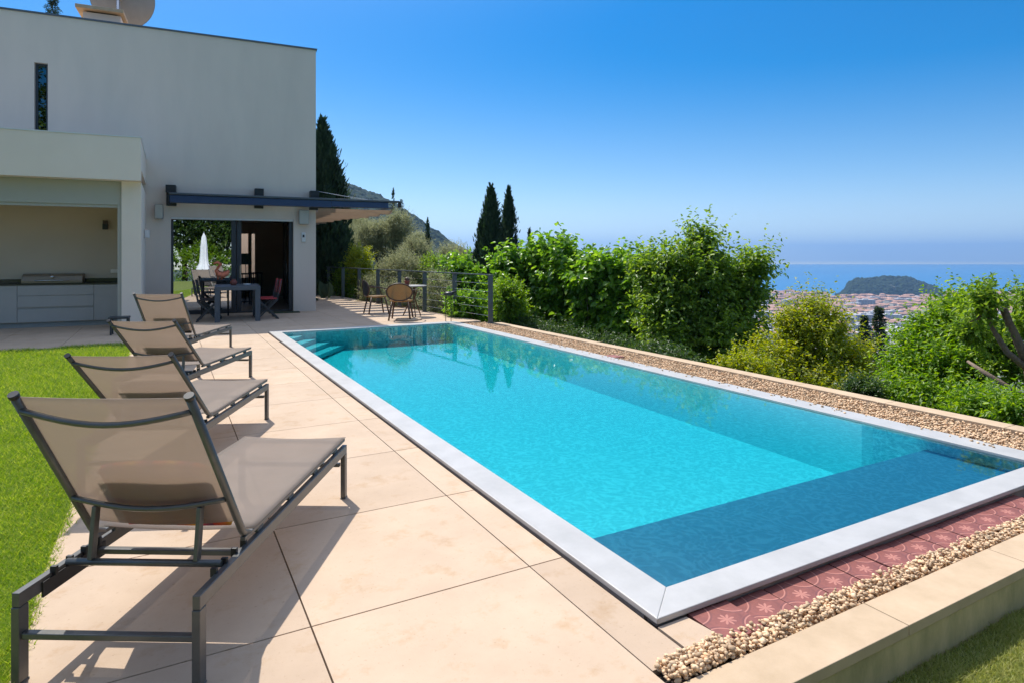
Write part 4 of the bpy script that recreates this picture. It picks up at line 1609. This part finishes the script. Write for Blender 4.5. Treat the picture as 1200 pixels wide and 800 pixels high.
x_, y_ = at(470, 14.75)
bistro_chair(x_, y_, -YAW - radians(8) + radians(10), 'cane', 'cane', 'bistro chair with a natural cane back and brown frame, seen from behind')
x_, y_ = at(441, 16.3)
bistro_chair(x_, y_, -YAW - radians(62), 'black', 'cane', 'bistro chair with a black woven back, left of the cane-backed one')
x_, y_ = at(484, 15.6)
s_ = thing('bistro_table', 'small round grey-topped bistro table behind the cane-backed chair', 'table', (x_, y_, 0))
MB().lathe([(0, .735), (.33, .735), (.345, .75), (.33, .765), (0, .765)], n=32).build('tabletop', 'grey_plastic', s_)
for k in range(3):
    a = 2.1 * k + .4
    MB().tube([(.05 * cos(a), .05 * sin(a), .73), (.07 * cos(a), .07 * sin(a), .4), (.26 * cos(a), .26 * sin(a), 0)], .015, 8).build('leg', 'rattan', s_)
x_, y_ = at(477, 15.5)
s_ = thing('plant_pot', 'small dark red flower pot on the bistro table', 'pot', (x_, y_, .765))
MB().lathe([(0, 0), (.045, 0), (.065, .10), (.07, .10), (.07, .12), (.0, .12)]).build('pot', 'terracotta_pot', s_)
MB().lathe([(0, .121), (.05, .125), (.06, .16), (.03, .20), (0, .205)]).build('plant', 'rattan', s_)
x_, y_ = at(479, 14.7)
tag(MB().lathe([(0, 0), (.30, 0), (.31, .02), (.29, .035), (0, .04)], n=36).build('round_base', 'cap_stone'), 'flat round pale stone disc on the paving by the bistro chairs', 'stone base').location = (x_, y_, .001)
# low lamp
x_, y_ = at(526, 14.05)
s_ = thing('garden_lamp', 'black garden lamp on two thin legs at the far right corner of the pool', 'garden lamp', (x_, y_, 0), -YAW)
for sx in (-.07, .05):
    MB().tube([(sx, 0, 0), (sx, 0, .60)], .009, 6).build('leg', 'black', s_)
b = MB(); b.lathe([(0, .60), (.10, .615), (.115, .65), (.07, .69), (0, .70)]); b.tube([(0, 0, .655), (.16, 0, .70)], [.03, .02]); b.build('lamp_head', 'black', s_)
# dark planter leg at kitchen edge
x_, y_ = at(142, 12.0)
s_ = thing('stool', 'low dark stool on the paving before the outdoor kitchen, behind the loungers', 'stool', (x_, y_, 0), HA)
MB().box(-.2, .14, -.14, .14, .30, .34).build('seat', 'anthracite', s_, bevel=.01)
for sx in (-.17, .10):
    for sy in (-.12, .09):
        MB().box(sx, sx + .03, sy, sy + .03, 0, .299).build('leg', 'anthracite', s_)
# closed parasol behind the viewer, which the glass reflects
s_ = thing('closed_parasol', 'tall closed white parasol reflected in the left pane of the sliding door', 'parasol', (-1.15, -2.0, 0))
prof = [(.0, 2.75), (.03, 2.7), (.10, 2.5), (.15, 2.0), (.17, 1.5), (.20, 1.1), (.30, .85), (.33, .75)]
b = MB()
n = 40
V = []
for r_, z_ in prof:
    for k in range(n):
        rr_ = r_ * (1 + .16 * cos(8 * 2 * pi * k / n))
        V.append((rr_ * cos(2 * pi * k / n), rr_ * sin(2 * pi * k / n), z_))
b.add(V, [(i * n + k, i * n + (k + 1) % n, (i + 1) * n + (k + 1) % n, (i + 1) * n + k) for i in range(len(prof) - 1) for k in range(n)], True)
b.build('canopy', 'parasol_fabric', s_)
MB().tube([(0, 0, 0), (0, 0, 2.8)], .025).build('pole', 'steel', s_)
MB().lathe([(0, 0.001), (.3, .001), (.3, .05), (.05, .08), (0, .08)]).build('base', 'grey_plastic', s_)


# ------------------------------------------------------------------ vegetation
def unit(v):
    return v / (np.linalg.norm(v, axis=-1, keepdims=True) + 1e-9)


def leaf_mesh(name, P, Dn, L, wr, mat, parent, up=None, fold=.25, droop=.15):
    n = len(P)
    Dn = unit(Dn)
    up = np.tile([0, 0, 1.0], (n, 1)) if up is None else up
    up = up + rng.normal(0, .45, (n, 3))
    sd = unit(np.cross(Dn, up))
    nm = unit(np.cross(sd, Dn))
    L = L[:, None]
    w = L * wr
    V = np.empty((n, 6, 3))
    V[:, 0] = P
    V[:, 1] = P + Dn * L * .35 + sd * w * .5 + nm * w * fold
    V[:, 2] = P + Dn * L * .72 + sd * w * .36 + nm * (w * fold * .8 - L * droop * .3)
    V[:, 3] = P + Dn * L - nm * L * droop
    V[:, 4] = P + Dn * L * .72 - sd * w * .36 + nm * (w * fold * .8 - L * droop * .3)
    V[:, 5] = P + Dn * L * .35 - sd * w * .5 + nm * w * fold
    i = (np.arange(n) * 6)[:, None]
    Fq = np.concatenate([i + np.array([[0, 1, 2, 3]]), i + np.array([[0, 3, 4, 5]])], 0)
    return np_mesh(name, V.reshape(-1, 3), Fq, mat, parent)


def broad_crown(root, blobs, nsh, per, ll, wr, mat, shoot=.45, upb=.5, inner=.3, droop=.4, lumps=7, name='crown'):
    "blobs: (x,y,z,rx,ry,rz) in world space"
    B = np.array(blobs, float)
    B[:, 3:] = np.maximum(B[:, 3:] - shoot * (.55 + .2 * upb), B[:, 3:] * .42)
    wgt = (B[:, 3] * B[:, 4] * B[:, 5]) ** .66
    wgt /= wgt.sum()
    bi = rng.choice(len(B), nsh, p=wgt)
    d = unit(rng.normal(0, 1, (nsh, 3)) + np.array([0, 0, .15]))
    rad = np.where(rng.uniform(0, 1, nsh) < inner, rng.uniform(.35, .8, nsh), rng.uniform(.8, 1.0, nsh))
    # uneven outline: lumps per direction
    ph_ = rng.uniform(0, 6.28, (len(B), 3))
    lump = 1 + .16 * np.sin(d[:, 0] * lumps + ph_[bi, 0]) * np.sin(d[:, 1] * lumps + ph_[bi, 1]) + .10 * np.sin(d[:, 2] * lumps * 1.3 + ph_[bi, 2])
    S = B[bi, :3] + d * B[bi, 3:] * (rad * lump)[:, None]
    sd = unit(d * .8 + np.array([0, 0, upb]) + rng.normal(0, .35, (nsh, 3)))
    sl = shoot * rng.uniform(.5, 1.5, nsh)
    t_ = np.tile((np.arange(per) + .5) / per, (nsh, 1)) + rng.uniform(-.04, .04, (nsh, per))
    bend = rng.normal(0, .15, (nsh, 1, 3))
    P = S[:, None, :] + sd[:, None, :] * (t_ * sl[:, None])[..., None] + bend * (t_ ** 2 * sl[:, None])[..., None]
    side = unit(np.cross(sd[:, None, :], rng.normal(0, 1, (nsh, per, 3))))
    Dn = side * .9 + sd[:, None, :] * (.3 + .6 * t_)[..., None] + np.array([0, 0, -droop]) * rng.uniform(.2, 1.2, (nsh, per, 1))
    LL = ll * rng.uniform(.6, 1.15, (nsh, per)) * (1.1 - .45 * t_)
    return leaf_mesh(name, P.reshape(-1, 3), Dn.reshape(-1, 3), LL.ravel(), wr, mat, root)


def trunk_mesh(root, base, targets, r0, mat='bark', fork=.35, sub=2):
    b = MB()
    base = Vector(base)
    T = [Vector(t_) for t_ in targets]
    c = sum(T, Vector()) / len(T)
    f = base.lerp(c, fork)
    f.x += random.uniform(-.1, .1)
    b.tube([base, base.lerp(f, .5) + Vector((random.uniform(-.08, .08), 0, 0)), f], [r0, r0 * .85, r0 * .75], 10)
    for t_ in T:
        m1 = f.lerp(t_, .5) + Vector((random.uniform(-.15, .15), random.uniform(-.15, .15), .1))
        b.tube([f, m1, t_], [r0 * .6, r0 * .4, r0 * .15], 8)
        for _ in range(sub):
            e = t_ + Vector((random.uniform(-.35, .35), random.uniform(-.35, .35), random.uniform(-.3, .1)))
            b.tube([m1, m1.lerp(e, .5) + Vector((0, 0, .06)), e], [r0 * .28, r0 * .2, r0 * .08], 6)
    b.T = None
    loc = root.location
    b.v = [(v[0] - loc[0], v[1] - loc[1], v[2] - loc[2]) for v in b.v]
    return b.build('trunk', mat, root)


def px_blob(u, v, d, ru, rv, rd=None):
    "ellipsoid whose centre is at photo position (u, v), depth d; radii in pixels"
    x, y = at(u, d)
    rx = ru / FOC * d
    rz = rv / FOC * d
    return (x, y, zat(v, d), rx, rd or rx, rz)


def broadleaf(name, label, cat, blobs, nsh, per, ll, wr, mat, r0=.09, bark='bark', group=None, fork=.35, **kw):
    cx_ = np.mean([q[0] for q in blobs]); cy_ = np.mean([q[1] for q in blobs])
    gz = float(ground_z(cx_, cy_)) - .05
    root = thing(name, label, cat, (cx_, cy_, gz), 0, group)
    trunk_mesh(root, (cx_, cy_, gz), [q[:3] for q in blobs], r0, bark, fork)
    broad_crown(root, blobs, nsh, per, ll, wr, mat, **kw)
    return root


def cypress(label, u, vtop, d, wpx, n=9000, mat='leaf_cypress', name='cypress_tree', zb=None, ll=.10, lean=0., taper=.7, group='cypresses behind the terrace'):
    x, y = at(u, d)
    gz = float(ground_z(x, y)) - .05 if zb is None else zb
    zt_ = zat(vtop, d)
    H = zt_ - gz
    R = wpx / 2 / FOC * d
    root = thing(name, label, 'cypress tree' if name == 'cypress_tree' else 'conifer', (x, y, gz), 0, group)
    b = MB().tube([(0, 0, 0), (0, 0, H * .9)], [R * .22, .01], 8)
    b.build('trunk', 'bark', root)
    h = rng.uniform(.04, 1, n) ** .9
    prof_ = np.interp(h, [0, .06, .2, .5, .75, .9, 1.0], [.35, .8, 1.0, .92, .62 * taper / .7, .3, .02])
    an = rng.uniform(0, 2 * pi, n)
    lum = 1 + .10 * rng.standard_normal(n) * (rng.uniform(0, 1, n) < .3) + .17 * np.sin(an * 3 + h * 11) + .10 * np.sin(an * 7 - h * 29) + .07 * np.sin(an * 11 + h * 53)
    nt_ = n // 45
    ti = rng.integers(0, nt_, n)
    th_, ta_ = h[:nt_][ti], an[:nt_][ti]
    tr_ = (R * prof_ * lum * rng.uniform(.55, 1.12, n))[:nt_][ti]
    k_ = rng.uniform(0, 1, n)
    sp = (.12 + .5 * R) * (1 - k_) * .38
    h, an = th_ + (k_ - .5) * (.35 + .6 * R) / H, ta_
    P = np.stack([x + tr_ * np.cos(an) * (1 - .25 * k_) + sp * rng.normal(0, .6, n), y + tr_ * np.sin(an) * (1 - .25 * k_) + sp * rng.normal(0, .6, n), gz + h * H], -1)
    Dn = np.stack([np.cos(an) * .45, np.sin(an) * .45, np.ones(n) * 1.1], -1) + rng.normal(0, .22, (n, 3))
    out = np.stack([np.cos(an), np.sin(an), np.zeros(n)], -1)
    leaf_mesh('crown', P, Dn, ll * rng.uniform(.6, 1.6, n) * (.6 + R), .28, mat, root, up=out, fold=.1, droop=0)
    return root


# --- trees along the far side of the pool
broadleaf('broadleaf_tree', 'tall dense green tree, the highest beyond the middle of the pool', 'tree',
          [px_blob(820, 335, 15.5, 46, 46), px_blob(868, 350, 15.7, 38, 44), px_blob(778, 362, 15.3, 38, 48), px_blob(822, 294, 15.6, 25, 36),
           px_blob(835, 402, 15.4, 62, 42), px_blob(780, 412, 14.9, 40, 36), px_blob(884, 318, 15.5, 22, 28), px_blob(757, 324, 15.7, 20, 30), px_blob(785, 318, 15.2, 20, 26)],
          2300, 13, .16, .55, 'leaf_green', r0=.12, shoot=.62, droop=.7, inner=.22, upb=.8)
mul = [(552, 366, 20.5, 28, 30, 'paper-leaved shrub at the near end of the railing, the farthest of its row'),
       (612, 356, 19.8, 34, 48, 'paper-leaved shrub below the two dark cypresses'),
       (655, 350, 19.0, 36, 50, 'paper-leaved shrub, the middle one of its row, with the highest shoots'),
       (700, 362, 18.0, 36, 54, 'paper-leaved shrub between the tallest shrub of its row and the high tree'),
       (735, 378, 17.0, 34, 58, 'paper-leaved shrub leaning into the left side of the high tree')]
for u, v, d, ru, rv, lab in mul:
    bl = [px_blob(u, v + 10, d, ru, rv - 8)]
    for q in range(5):
        uu_ = u + random.uniform(-ru, ru) * .8
        bl.append(px_blob(uu_, v - rv * .62 + random.uniform(-6, 12), d + random.uniform(-.6, .6), 13, 30))
    broadleaf('mulberry_shrub', lab, 'shrub', bl, 640, 12, .27, .68, 'leaf_mulberry', r0=.05, group='large-leaved shrubs beyond the pool', shoot=.7, droop=.85, upb=1.1, inner=.2)
broadleaf('yellow_green_tree', 'rounded yellow-green tree beyond the pool, in front of the city and the sea', 'tree',
          [px_blob(950, 406, 13.0, 48, 42), px_blob(903, 434, 12.6, 42, 36), px_blob(994, 431, 13.2, 40, 38), px_blob(953, 369, 13.0, 22, 20), px_blob(950, 461, 12.4, 66, 34), px_blob(925, 386, 13, 22, 20), px_blob(975, 386, 13, 20, 18)],
          2100, 13, .10, .5, 'leaf_lime', r0=.08, shoot=.5, droop=.45, upb=1.0, inner=.22)
broadleaf('broadleaf_tree', 'bright green leafy tree on the right, between the yellow-green tree and the pruned one', 'tree',
          [px_blob(1083, 410, 10.5, 36, 38), px_blob(1122, 384, 10.2, 32, 30), px_blob(1068, 443, 10.2, 38, 36), px_blob(1120, 431, 9.8, 46, 38), px_blob(1103, 376, 10.4, 18, 16), px_blob(1090, 476, 9.6, 60, 28), px_blob(1135, 363, 10.2, 16, 14)],
          1900, 13, .105, .5, 'leaf_fresh', r0=.08, shoot=.42, droop=.5, upb=.9, inner=.2)
# pruned tree at the right edge
def pruned_tree():
    d = 7.8
    def q(u, v, dd=d):
        x, y = at(u, dd)
        return Vector((x, y, zat(v, dd)))
    x, y = at(1222, d)
    gz = float(ground_z(x, y)) - .05
    root = thing('pruned_tree', 'tree at the right edge with thick bare sawn-off limbs and a leafy top', 'tree', (x, y, gz))
    b = MB()
    b.tube([(x, y, gz), q(1222, 520), q(1208, 435)], [.13, .10, .07], 12)
    b.tube([q(1208, 435), q(1193, 400), q(1182, 378), q(1176, 362)], [.055, .05, .045, .042], 10)
    b.tube([q(1208, 435), q(1180, 412), q(1163, 385), q(1155, 360), q(1150, 345)], [.045, .036, .028, .022, .012], 10)
    b.tube([q(1155, 362), q(1146, 374), q(1135, 378)], [.02, .014, .008], 6)
    b.tube([q(1230, 478, 7.6), q(1196, 462, 7.8), q(1160, 440, 8.0), q(1134, 423, 8.3)], [.04, .036, .03, .018], 10)
    b.tube([q(1208, 435), q(1225, 380), q(1232, 340)], [.05, .035, .02], 8)
    b.v = [(v[0] - x, v[1] - y, v[2] - gz) for v in b.v]
    b.build('trunk', 'bark_pale', root)
    broad_crown(root, [px_blob(1158, 356, d, 20, 18), px_blob(1148, 368, d, 18, 18), px_blob(1215, 362, d, 26, 24), px_blob(1210, 385, d + .4, 24, 22), px_blob(1165, 400, d + 1.2, 30, 24),
                       px_blob(1190, 430, d + 1.0, 34, 22), px_blob(1140, 395, d + .8, 22, 24)], 760, 12, .10, .42, 'leaf_green', shoot=.26, droop=.4, upb=.7)


pruned_tree()
for (u, v, d, ru, rv, mt, lab) in ((870, 435, 10.2, 34, 22, 'leaf_lime', 'low yellow-green bush behind the edge wall at the foot of the high tree'),
                                   (1010, 462, 9.6, 26, 16, 'leaf_dark', 'low green bush behind the edge wall between the yellow-green and bright green trees'),
                                   (1150, 480, 7.4, 40, 24, 'leaf_fresh', 'low bright bush behind the edge wall under the bare slanting branch'),
                                   (1195, 488, 6.9, 34, 20, 'leaf_fresh', 'low bright bush behind the edge wall at the right edge of the photo'),
                                   (770, 420, 10.6, 40, 18, 'leaf_dark', 'low dark bush behind the edge wall, left of the high tree'),
                                   (612, 384, 15.6, 32, 11, 'leaf_dark', 'low dark bush behind the edge wall at the last railing post'),
                                   (660, 394, 14.6, 34, 12, 'leaf_dark', 'low dark bush behind the edge wall at the foot of the middle large-leaved shrub'),
                                   (712, 408, 13.2, 36, 12, 'leaf_dark', 'low dark bush behind the edge wall between the lone tile and the trees')):
    broadleaf('garden_bush', lab, 'bush', [px_blob(u, v, d, ru, rv), px_blob(u + 12, v + 10, d + .3, ru, rv)], 420, 12, .085, .45, mt, r0=.03, group='bushes behind the edge wall', shoot=.24)

# --- cypresses
cypress('broad dark cypress standing tight behind the right corner of the house', 378, 157, 25, 74, n=38000, ll=.11, taper=.62, zb=-2.5)
cypress('taller left cypress of the dark pair behind the shrubs', 575, 229, 30, 44, n=21000, ll=.13, zb=-3.5)
cypress('slim right cypress of the dark pair behind the shrubs', 596, 229, 31, 32, n=15000, ll=.12, zb=-3.5, taper=.6)
cypress('low cypress hugging the left side of the dark pair', 563, 262, 30, 20, n=6000, ll=.12, zb=-3.5)
cypress('thin lone cypress among the olive trees', 501, 258, 60, 11, n=4000, ll=.2, zb=-8)
cypress('far thin cypress by the tip of the awning', 460.5, 222, 70, 7.5, n=3000, ll=.2, zb=-8)
cypress('small pointed cypress top rising out of the large-leaved shrubs', 620.5, 273, 40, 11, n=3500, ll=.16, zb=-5)
def conifer(label, u, vtop, vbot, d, w, n=3500, group='dark conifers'):
    x, y = at(u, d)
    gz = float(ground_z(x, y)) - .1
    zt_, zb_ = zat(vtop, d), zat(vbot, d)
    H = zt_ - zb_
    root = thing('conifer_tree', label, 'conifer', (x, y, gz), 0, group)
    MB().tube([(0, 0, 0), (0, 0, zt_ - gz - .2)], [.012 * (zt_ - gz), .01], 8).build('trunk', 'bark', root)
    nb = 26
    k = rng.integers(0, nb, n)
    hb = (k + .5) / nb
    R = w / 2 / FOC * d * (1 - hb) ** .8 + .02 * H
    an = (k * 2.4) + rng.integers(0, 5, n) * 1.256 + rng.normal(0, .10, n)
    t_ = rng.uniform(.05, 1, n)
    rr_ = R * t_ * (1 + .35 * np.sin(k * 5.1))
    P = np.stack([x + rr_ * np.cos(an), y + rr_ * np.sin(an), zb_ + H * hb - .12 * rr_ + rng.normal(0, .008 * H, n)], -1)
    Dn = np.stack([np.cos(an), np.sin(an), .2 * np.ones(n)], -1) + rng.normal(0, .5, (n, 3))
    leaf_mesh('crown', P, Dn, .05 * H * rng.uniform(.5, 1.3, n), .3, 'leaf_conifer', root)


conifer('left dark conifer seen in the gap in front of the city', 1013, 371, 440, 45, 22)
conifer('right taller dark conifer seen in the gap in front of the city', 1030, 361, 440, 47, 26)
conifer('far ragged conifer on the slope right of the awning tip', 470.5, 234, 262, 75, 12, n=1200)
conifer('dark conifer behind the roof parapet at the top left of the house', 62, -12, 40, 32, 22, n=2500)

# --- olives and shrubs behind the railing
ol = [([(452, 285, 28, 26, 30), (468, 268, 28, 20, 22), (435, 280, 27.5, 22, 22)], 'tall grey-green olive tree above the middle of the railing'),
      ([(488, 305, 26, 22, 26), (500, 320, 26, 18, 22)], 'grey-green olive tree beside the thin lone cypress'),
      ([(420, 268, 32, 18, 14), (410, 290, 30, 16, 26)], 'pale olive tree just right of the broad cypress'),
      ([(470, 320, 24, 30, 24)], 'low wide olive tree close behind the railing')]
for bls, lab in ol:
    broadleaf('olive_tree', lab, 'olive tree', [px_blob(*q) for q in bls], 900 * len(bls), 14, .085, .30, 'leaf_olive', r0=.13, group='olive trees behind the railing', shoot=.4, upb=.7, droop=.1, lumps=6)
for (u, v, d, ru, rv, mt, lab, ll) in (
        (421, 312, 23.5, 18, 24, 'leaf_lime', 'yellow-tipped bush behind the railing right of the broad cypress', .09),
        (436, 345, 21, 16, 24, 'leaf_olive', 'grey shrub behind the railing at the black-backed chair', .08),
        (470, 348, 19, 20, 24, 'leaf_olive', 'grey shrub behind the railing at the bistro table', .08),
        (512, 345, 17.5, 22, 28, 'leaf_olive', 'grey-green shrub behind the railing left of the garden lamp', .08),
        (508, 320, 24, 22, 22, 'leaf_green', 'dark green bush behind the railing posts', .10),
        (538, 325, 22, 22, 28, 'leaf_fresh', 'yellowish green bush between the railing and the dark cypress pair', .10),
        (545, 362, 15.6, 22, 18, 'leaf_mulberry', 'large-leaved plant behind the last bay of the railing', .13),
        (400, 335, 24, 14, 22, 'leaf_green', 'dark bush behind the railing at the foot of the broad cypress', .09),
        (596, 352, 15.5, 22, 24, 'leaf_fresh', 'feathery bright green bush under the dark cypress pair', .10),
        (530, 300, 60, 20, 12, 'leaf_olive', 'distant grey-green tree under the end of the ridge', .25),
        (487, 285, 70, 16, 12, 'leaf_olive', 'distant dull tree behind the thin lone cypress', .3),
        (405, 262, 60, 22, 16, 'leaf_conifer', 'distant dark tree below the awning', .25)):
    broadleaf('terrace_shrub', lab, 'bush' if d < 50 else 'tree', [px_blob(u, v, d, ru, rv), px_blob(u + 5, v + rv * .5, d + .4, ru * .9, rv * .7)], 520, 13, ll, .42 if mt != 'leaf_olive' else .28, mt,
              r0=.04 if d < 50 else .2, group='shrubs and trees behind the railing', shoot=.3 if d < 50 else 1.0, droop=.3)

# --- wooded slope falling away behind (uncountable)
def woodland(name, n, rmin, rmax, a0_, a1_, mat, size, hgt):
    al_ = np.radians(rng.uniform(a0_, a1_, n)); r_ = rmin * (rmax / rmin) ** rng.uniform(0, 1, n)
    X, Y = cam_uv(al_, r_)
    Z = ground_z(X, Y)
    per = 130
    s = size * (0.7 + .7 * rng.uniform(0, 1, n)) * np.clip(r_ / 60, .6, 2.5) ** .4
    d = unit(rng.normal(0, 1, (n, per, 3)) + np.array([0, 0, .4]))
    P = np.stack([X, Y, Z + hgt * s * .6], -1)[:, None, :] + d * (s[:, None] * rng.uniform(.75, 1.05, (n, per)))[..., None] * np.array([1, 1, hgt])
    LL = np.repeat(s * .34, per) * rng.uniform(.6, 1.3, n * per)
    o = leaf_mesh(name, P.reshape(-1, 3), (d + rng.normal(0, .5, d.shape)).reshape(-1, 3), LL, .6, mat, None, up=d.reshape(-1, 3))
    o['kind'] = 'stuff'


woodland('slope_woods', 700, 22, 420, -20, 42, 'leaf_conifer', 1.5, 1.0)
woodland('slope_scrub', 420, 16, 110, -14, 42, 'leaf_olive', .9, .8)
woodland('valley_woods', 260, 420, 1250, -4, 42, 'leaf_conifer', 3.2, .9)

# --- trees round the garden behind the viewer and at the left
gard = [(-7.5, -8.0, 7.5, 3.0), (-3.0, -9.5, 8.5, 3.4), (1.6, -9.0, 7.8, 3.2), (6.2, -9.5, 8.0, 3.2), (-13.0, -9.0, 17.0, 4.5)]
glab = ['tall tree reflected at the left of the house glass', 'tall tree reflected behind the closed parasol in the glass', 'tall tree of the rear garden reflected in the middle of the glass',
        'tall tree of the rear garden to the right of the reflected ones', 'tall tree of the rear garden beyond the lawn']
for (x, y, h, r_), lab in zip(gard, glab):
    gz = -.1
    root = thing('garden_tree', lab, 'tree', (x, y, gz), 0, 'trees of the rear garden')
    bl = [(x, y, h * .62, r_ * .9, r_ * .8, h * .36), (x - r_ * .4, y + .4, h * .35, r_ * .8, r_ * .7, h * .3), (x + r_ * .5, y, h * .38, r_ * .7, r_ * .7, h * .32)]
    trunk_mesh(root, (x, y, gz), [q[:3] for q in bl], .18)
    broad_crown(root, bl, 1500, 12, .26, .55, 'leaf_shadehedge', shoot=.6)
root = thing('overhanging_tree', 'tree left of the photo whose hanging leafy twigs show at the top left corner', 'tree', (-5.8, 10.2, -.05))
trunk_mesh(root, (-5.8, 10.2, -.05), [(-5.2, 9.2, 4.6), (-6.8, 10.5, 5.4), (-4.6, 8.4, 4.4)], .14)
tw = at(12, 7.6)
tw2 = at(30, 7.8)
broad_crown(root, [(-5.6, 9.8, 5.2, 1.7, 1.7, 1.3), (-6.6, 8.6, 4.9, 1.5, 1.5, 1.1), (tw[0] - .25, tw[1], zat(-14, 7.6), .34, .3, .13), (-3.15, 10.8, 3.2, .75, .75, .5), (-3.9, 10.6, 3.7, .8, .8, .6)], 420, 12, .11, .5, 'leaf_green', shoot=.35, upb=-.1, droop=.6)

for k, x in enumerate((-9.0, -5.8, -2.6, .8, 4.2)):
    root = thing('hedge_bush', ['leftmost', 'second', 'middle', 'fourth', 'last'][k] + ' bush of the rear garden hedge that the glass reflects', 'bush', (x, -7.0, -.05), 0, 'bushes of the rear garden hedge')
    MB().tube([(0, 0, 0), (0, 0, 1.0)], [.05, .02], 8).build('trunk', 'bark', root)
    broad_crown(root, [(x, -7.0, .9, 1.9, .9, 1.2), (x + 1, -7.2, 1.1, 1.2, .8, 1.4)], 420, 12, .16, .5, 'leaf_fresh', shoot=.4)
# ------------------------------------------------------------------ city
fmats = ['facade_pink', 'facade_ochre', 'facade_cream', 'facade_white', 'facade_grey', 'facade_pink', 'facade_cream']
fname = ['pink', 'ochre', 'cream', 'white', 'grey', 'rose', 'pale']
protos = []
for k, fm in enumerate(fmats):
    wx, wy, wz = [26, 34, 22, 60, 44, 40, 30][k], [14, 16, 20, 24, 18, 14, 15][k], [18, 16, 20, 15, 24, 20, 17][k]
    me = MB().box(-wx / 2, wx / 2, -wy / 2, wy / 2, -6, wz)
    rf = MB()
    if k in (0, 1, 2, 5, 6):
        e = .8
        rf.add([(-wx / 2 - e, -wy / 2 - e, wz + .05), (wx / 2 + e, -wy / 2 - e, wz + .05), (wx / 2 + e, wy / 2 + e, wz + .05), (-wx / 2 - e, wy / 2 + e, wz + .05), (-wx / 2 + wy * .3, 0, wz + 4), (wx / 2 - wy * .3, 0, wz + 4)],
               [(0, 1, 5, 4), (1, 2, 5), (2, 3, 4, 5), (3, 0, 4), (3, 2, 1, 0)])
        rm = 'city_roof_red'
    else:
        rf.box(-wx / 2 + .5, wx / 2 - .5, -wy / 2 + .5, wy / 2 - .5, wz + .02, wz + 1.2)
        rf.box(-wx / 6, wx / 8, -wy / 5, wy / 5, wz + 1.21, wz + 4)
        rm = 'city_roof_pale'
    protos.append((me, rf, fm, rm))
cells = []
dcur = 1250.0
while dcur < 2840:
    step = 34 + dcur * .006
    l0, l1 = (870 - 600) / FOC * dcur, (1225 - 600) / FOC * dcur
    l = l0 + random.uniform(0, 20)
    while l < l1:
        u = 600 + l / dcur * FOC
        if not (972 < u < 1108 and dcur > 2600):
            cells.append((dcur + random.uniform(-9, 9), l, u))
        l += random.uniform(36, 52)
    dcur += step


def vis(c):
    "how large a building shows: the near ones in the gaps between the trees first"
    d, l, u = c
    v = HV - (-168 - EYE) / d * FOC * -1 * -1
    v = HV + (EYE + 172) / d * FOC
    score = 2500 / d
    if 1005 < u < 1075 and v < 400: score += 1.2
    elif 895 < u < 935 and v < 375: score += 1.0
    elif u > 1085 and v > 352: score -= 1.5
    elif 935 <= u <= 1000 and v > 358: score -= 1.2
    return score


cells.sort(key=vis, reverse=True)
base_objs = {}
rest_v, rest_f = {}, {}
labs = {'pink': 'far-off pink city block with a red tiled roof', 'ochre': 'far-off ochre city block with a red tiled roof', 'cream': 'far-off cream city block with a red tiled roof',
        'white': 'long low white flat-roofed city building', 'grey': 'far-off grey flat-roofed city block', 'rose': 'far-off long pink city block with a red tiled roof', 'pale': 'far-off pale cream city block with a red tiled roof'}
cnt = 0
for idx, (d, l, u) in enumerate(cells):
    p = FW * d + RT * l
    near = d < 1750
    k = random.choices(range(7), [2, 2, 3, 4, 3, 1, 3] if near else [5, 4, 4, 1, 1.3, 5, 4])[0]
    gz = float(ground_z(p[0], p[1]))
    rot = -YAW + random.choice([0, pi / 2, .2, -.2, .5])
    scl = random.uniform(.8, 1.2)
    me, rf, fm, rm = protos[k]
    if cnt < 260:
        if k not in base_objs:
            r0 = thing('city_building', labs[fname[k]], 'building', (p[0], p[1], gz), rot, 'city buildings in the plain below')
            me.build('wall', fm, r0); rf.build('roof', rm, r0)
            r0.scale = (scl, scl, random.uniform(.75, 1.25))
            base_objs[k] = r0
        else:
            c = copy_tree(base_objs[k])
            c.location = (p[0], p[1], gz); c.rotation_euler = (0, 0, rot); c.scale = (scl, scl, random.uniform(.75, 1.3))
        cnt += 1
    else:
        Mx = Matrix.Translation((p[0], p[1], gz)) @ Matrix.Rotation(rot, 4, 'Z') @ Matrix.Diagonal((scl, scl, random.uniform(.75, 1.2), 1))
        for mb, mm in ((me, fm), (rf, rm)):
            V, Fc = rest_v.setdefault(mm, []), rest_f.setdefault(mm, [])
            b0 = len(V)
            V += [tuple(Mx @ Vector(v)) for v in mb.v]
            Fc += [tuple(b0 + i for i in f) for f in mb.f]
allv, allf, mi, mlist = [], [], [], []
for mm in rest_v:
    b0 = len(allv)
    allv += rest_v[mm]
    allf += [tuple(b0 + i for i in f) for f in rest_f[mm]]
    mi += [len(mlist)] * len(rest_f[mm])
    mlist.append(mm)
if allv:
    me = bpy.data.meshes.new('distant_city')
    me.from_pydata(allv, [], allf)
    for mm in mlist:
        me.materials.append(M[mm])
    me.polygons.foreach_set('material_index', mi)
    me.update()
    o = bpy.data.objects.new('distant_city', me); col.objects.link(o); o['kind'] = 'stuff'

# ------------------------------------------------------------------ air
hz = bpy.data.materials.new('haze')
hz.use_nodes = True
nt = hz.node_tree
nt.nodes.remove(nt.nodes['Principled BSDF'])
pv = nt.nodes.new('ShaderNodeVolumePrincipled')
pv.inputs['Color'].default_value = (0.36, 0.62, 1.0, 1)
pv.inputs['Density'].default_value = 0.00010
pv.inputs['Anisotropy'].default_value = 0.3
nt.links.new(pv.outputs[0], nt.nodes['Material Output'].inputs['Volume'])
MATS['haze'] = hz
b = MB().box(-15000, 26000, -1500, 16000, SEA_Z - 8, 420)
o = b.build('haze', 'haze'); o['kind'] = 'stuff'
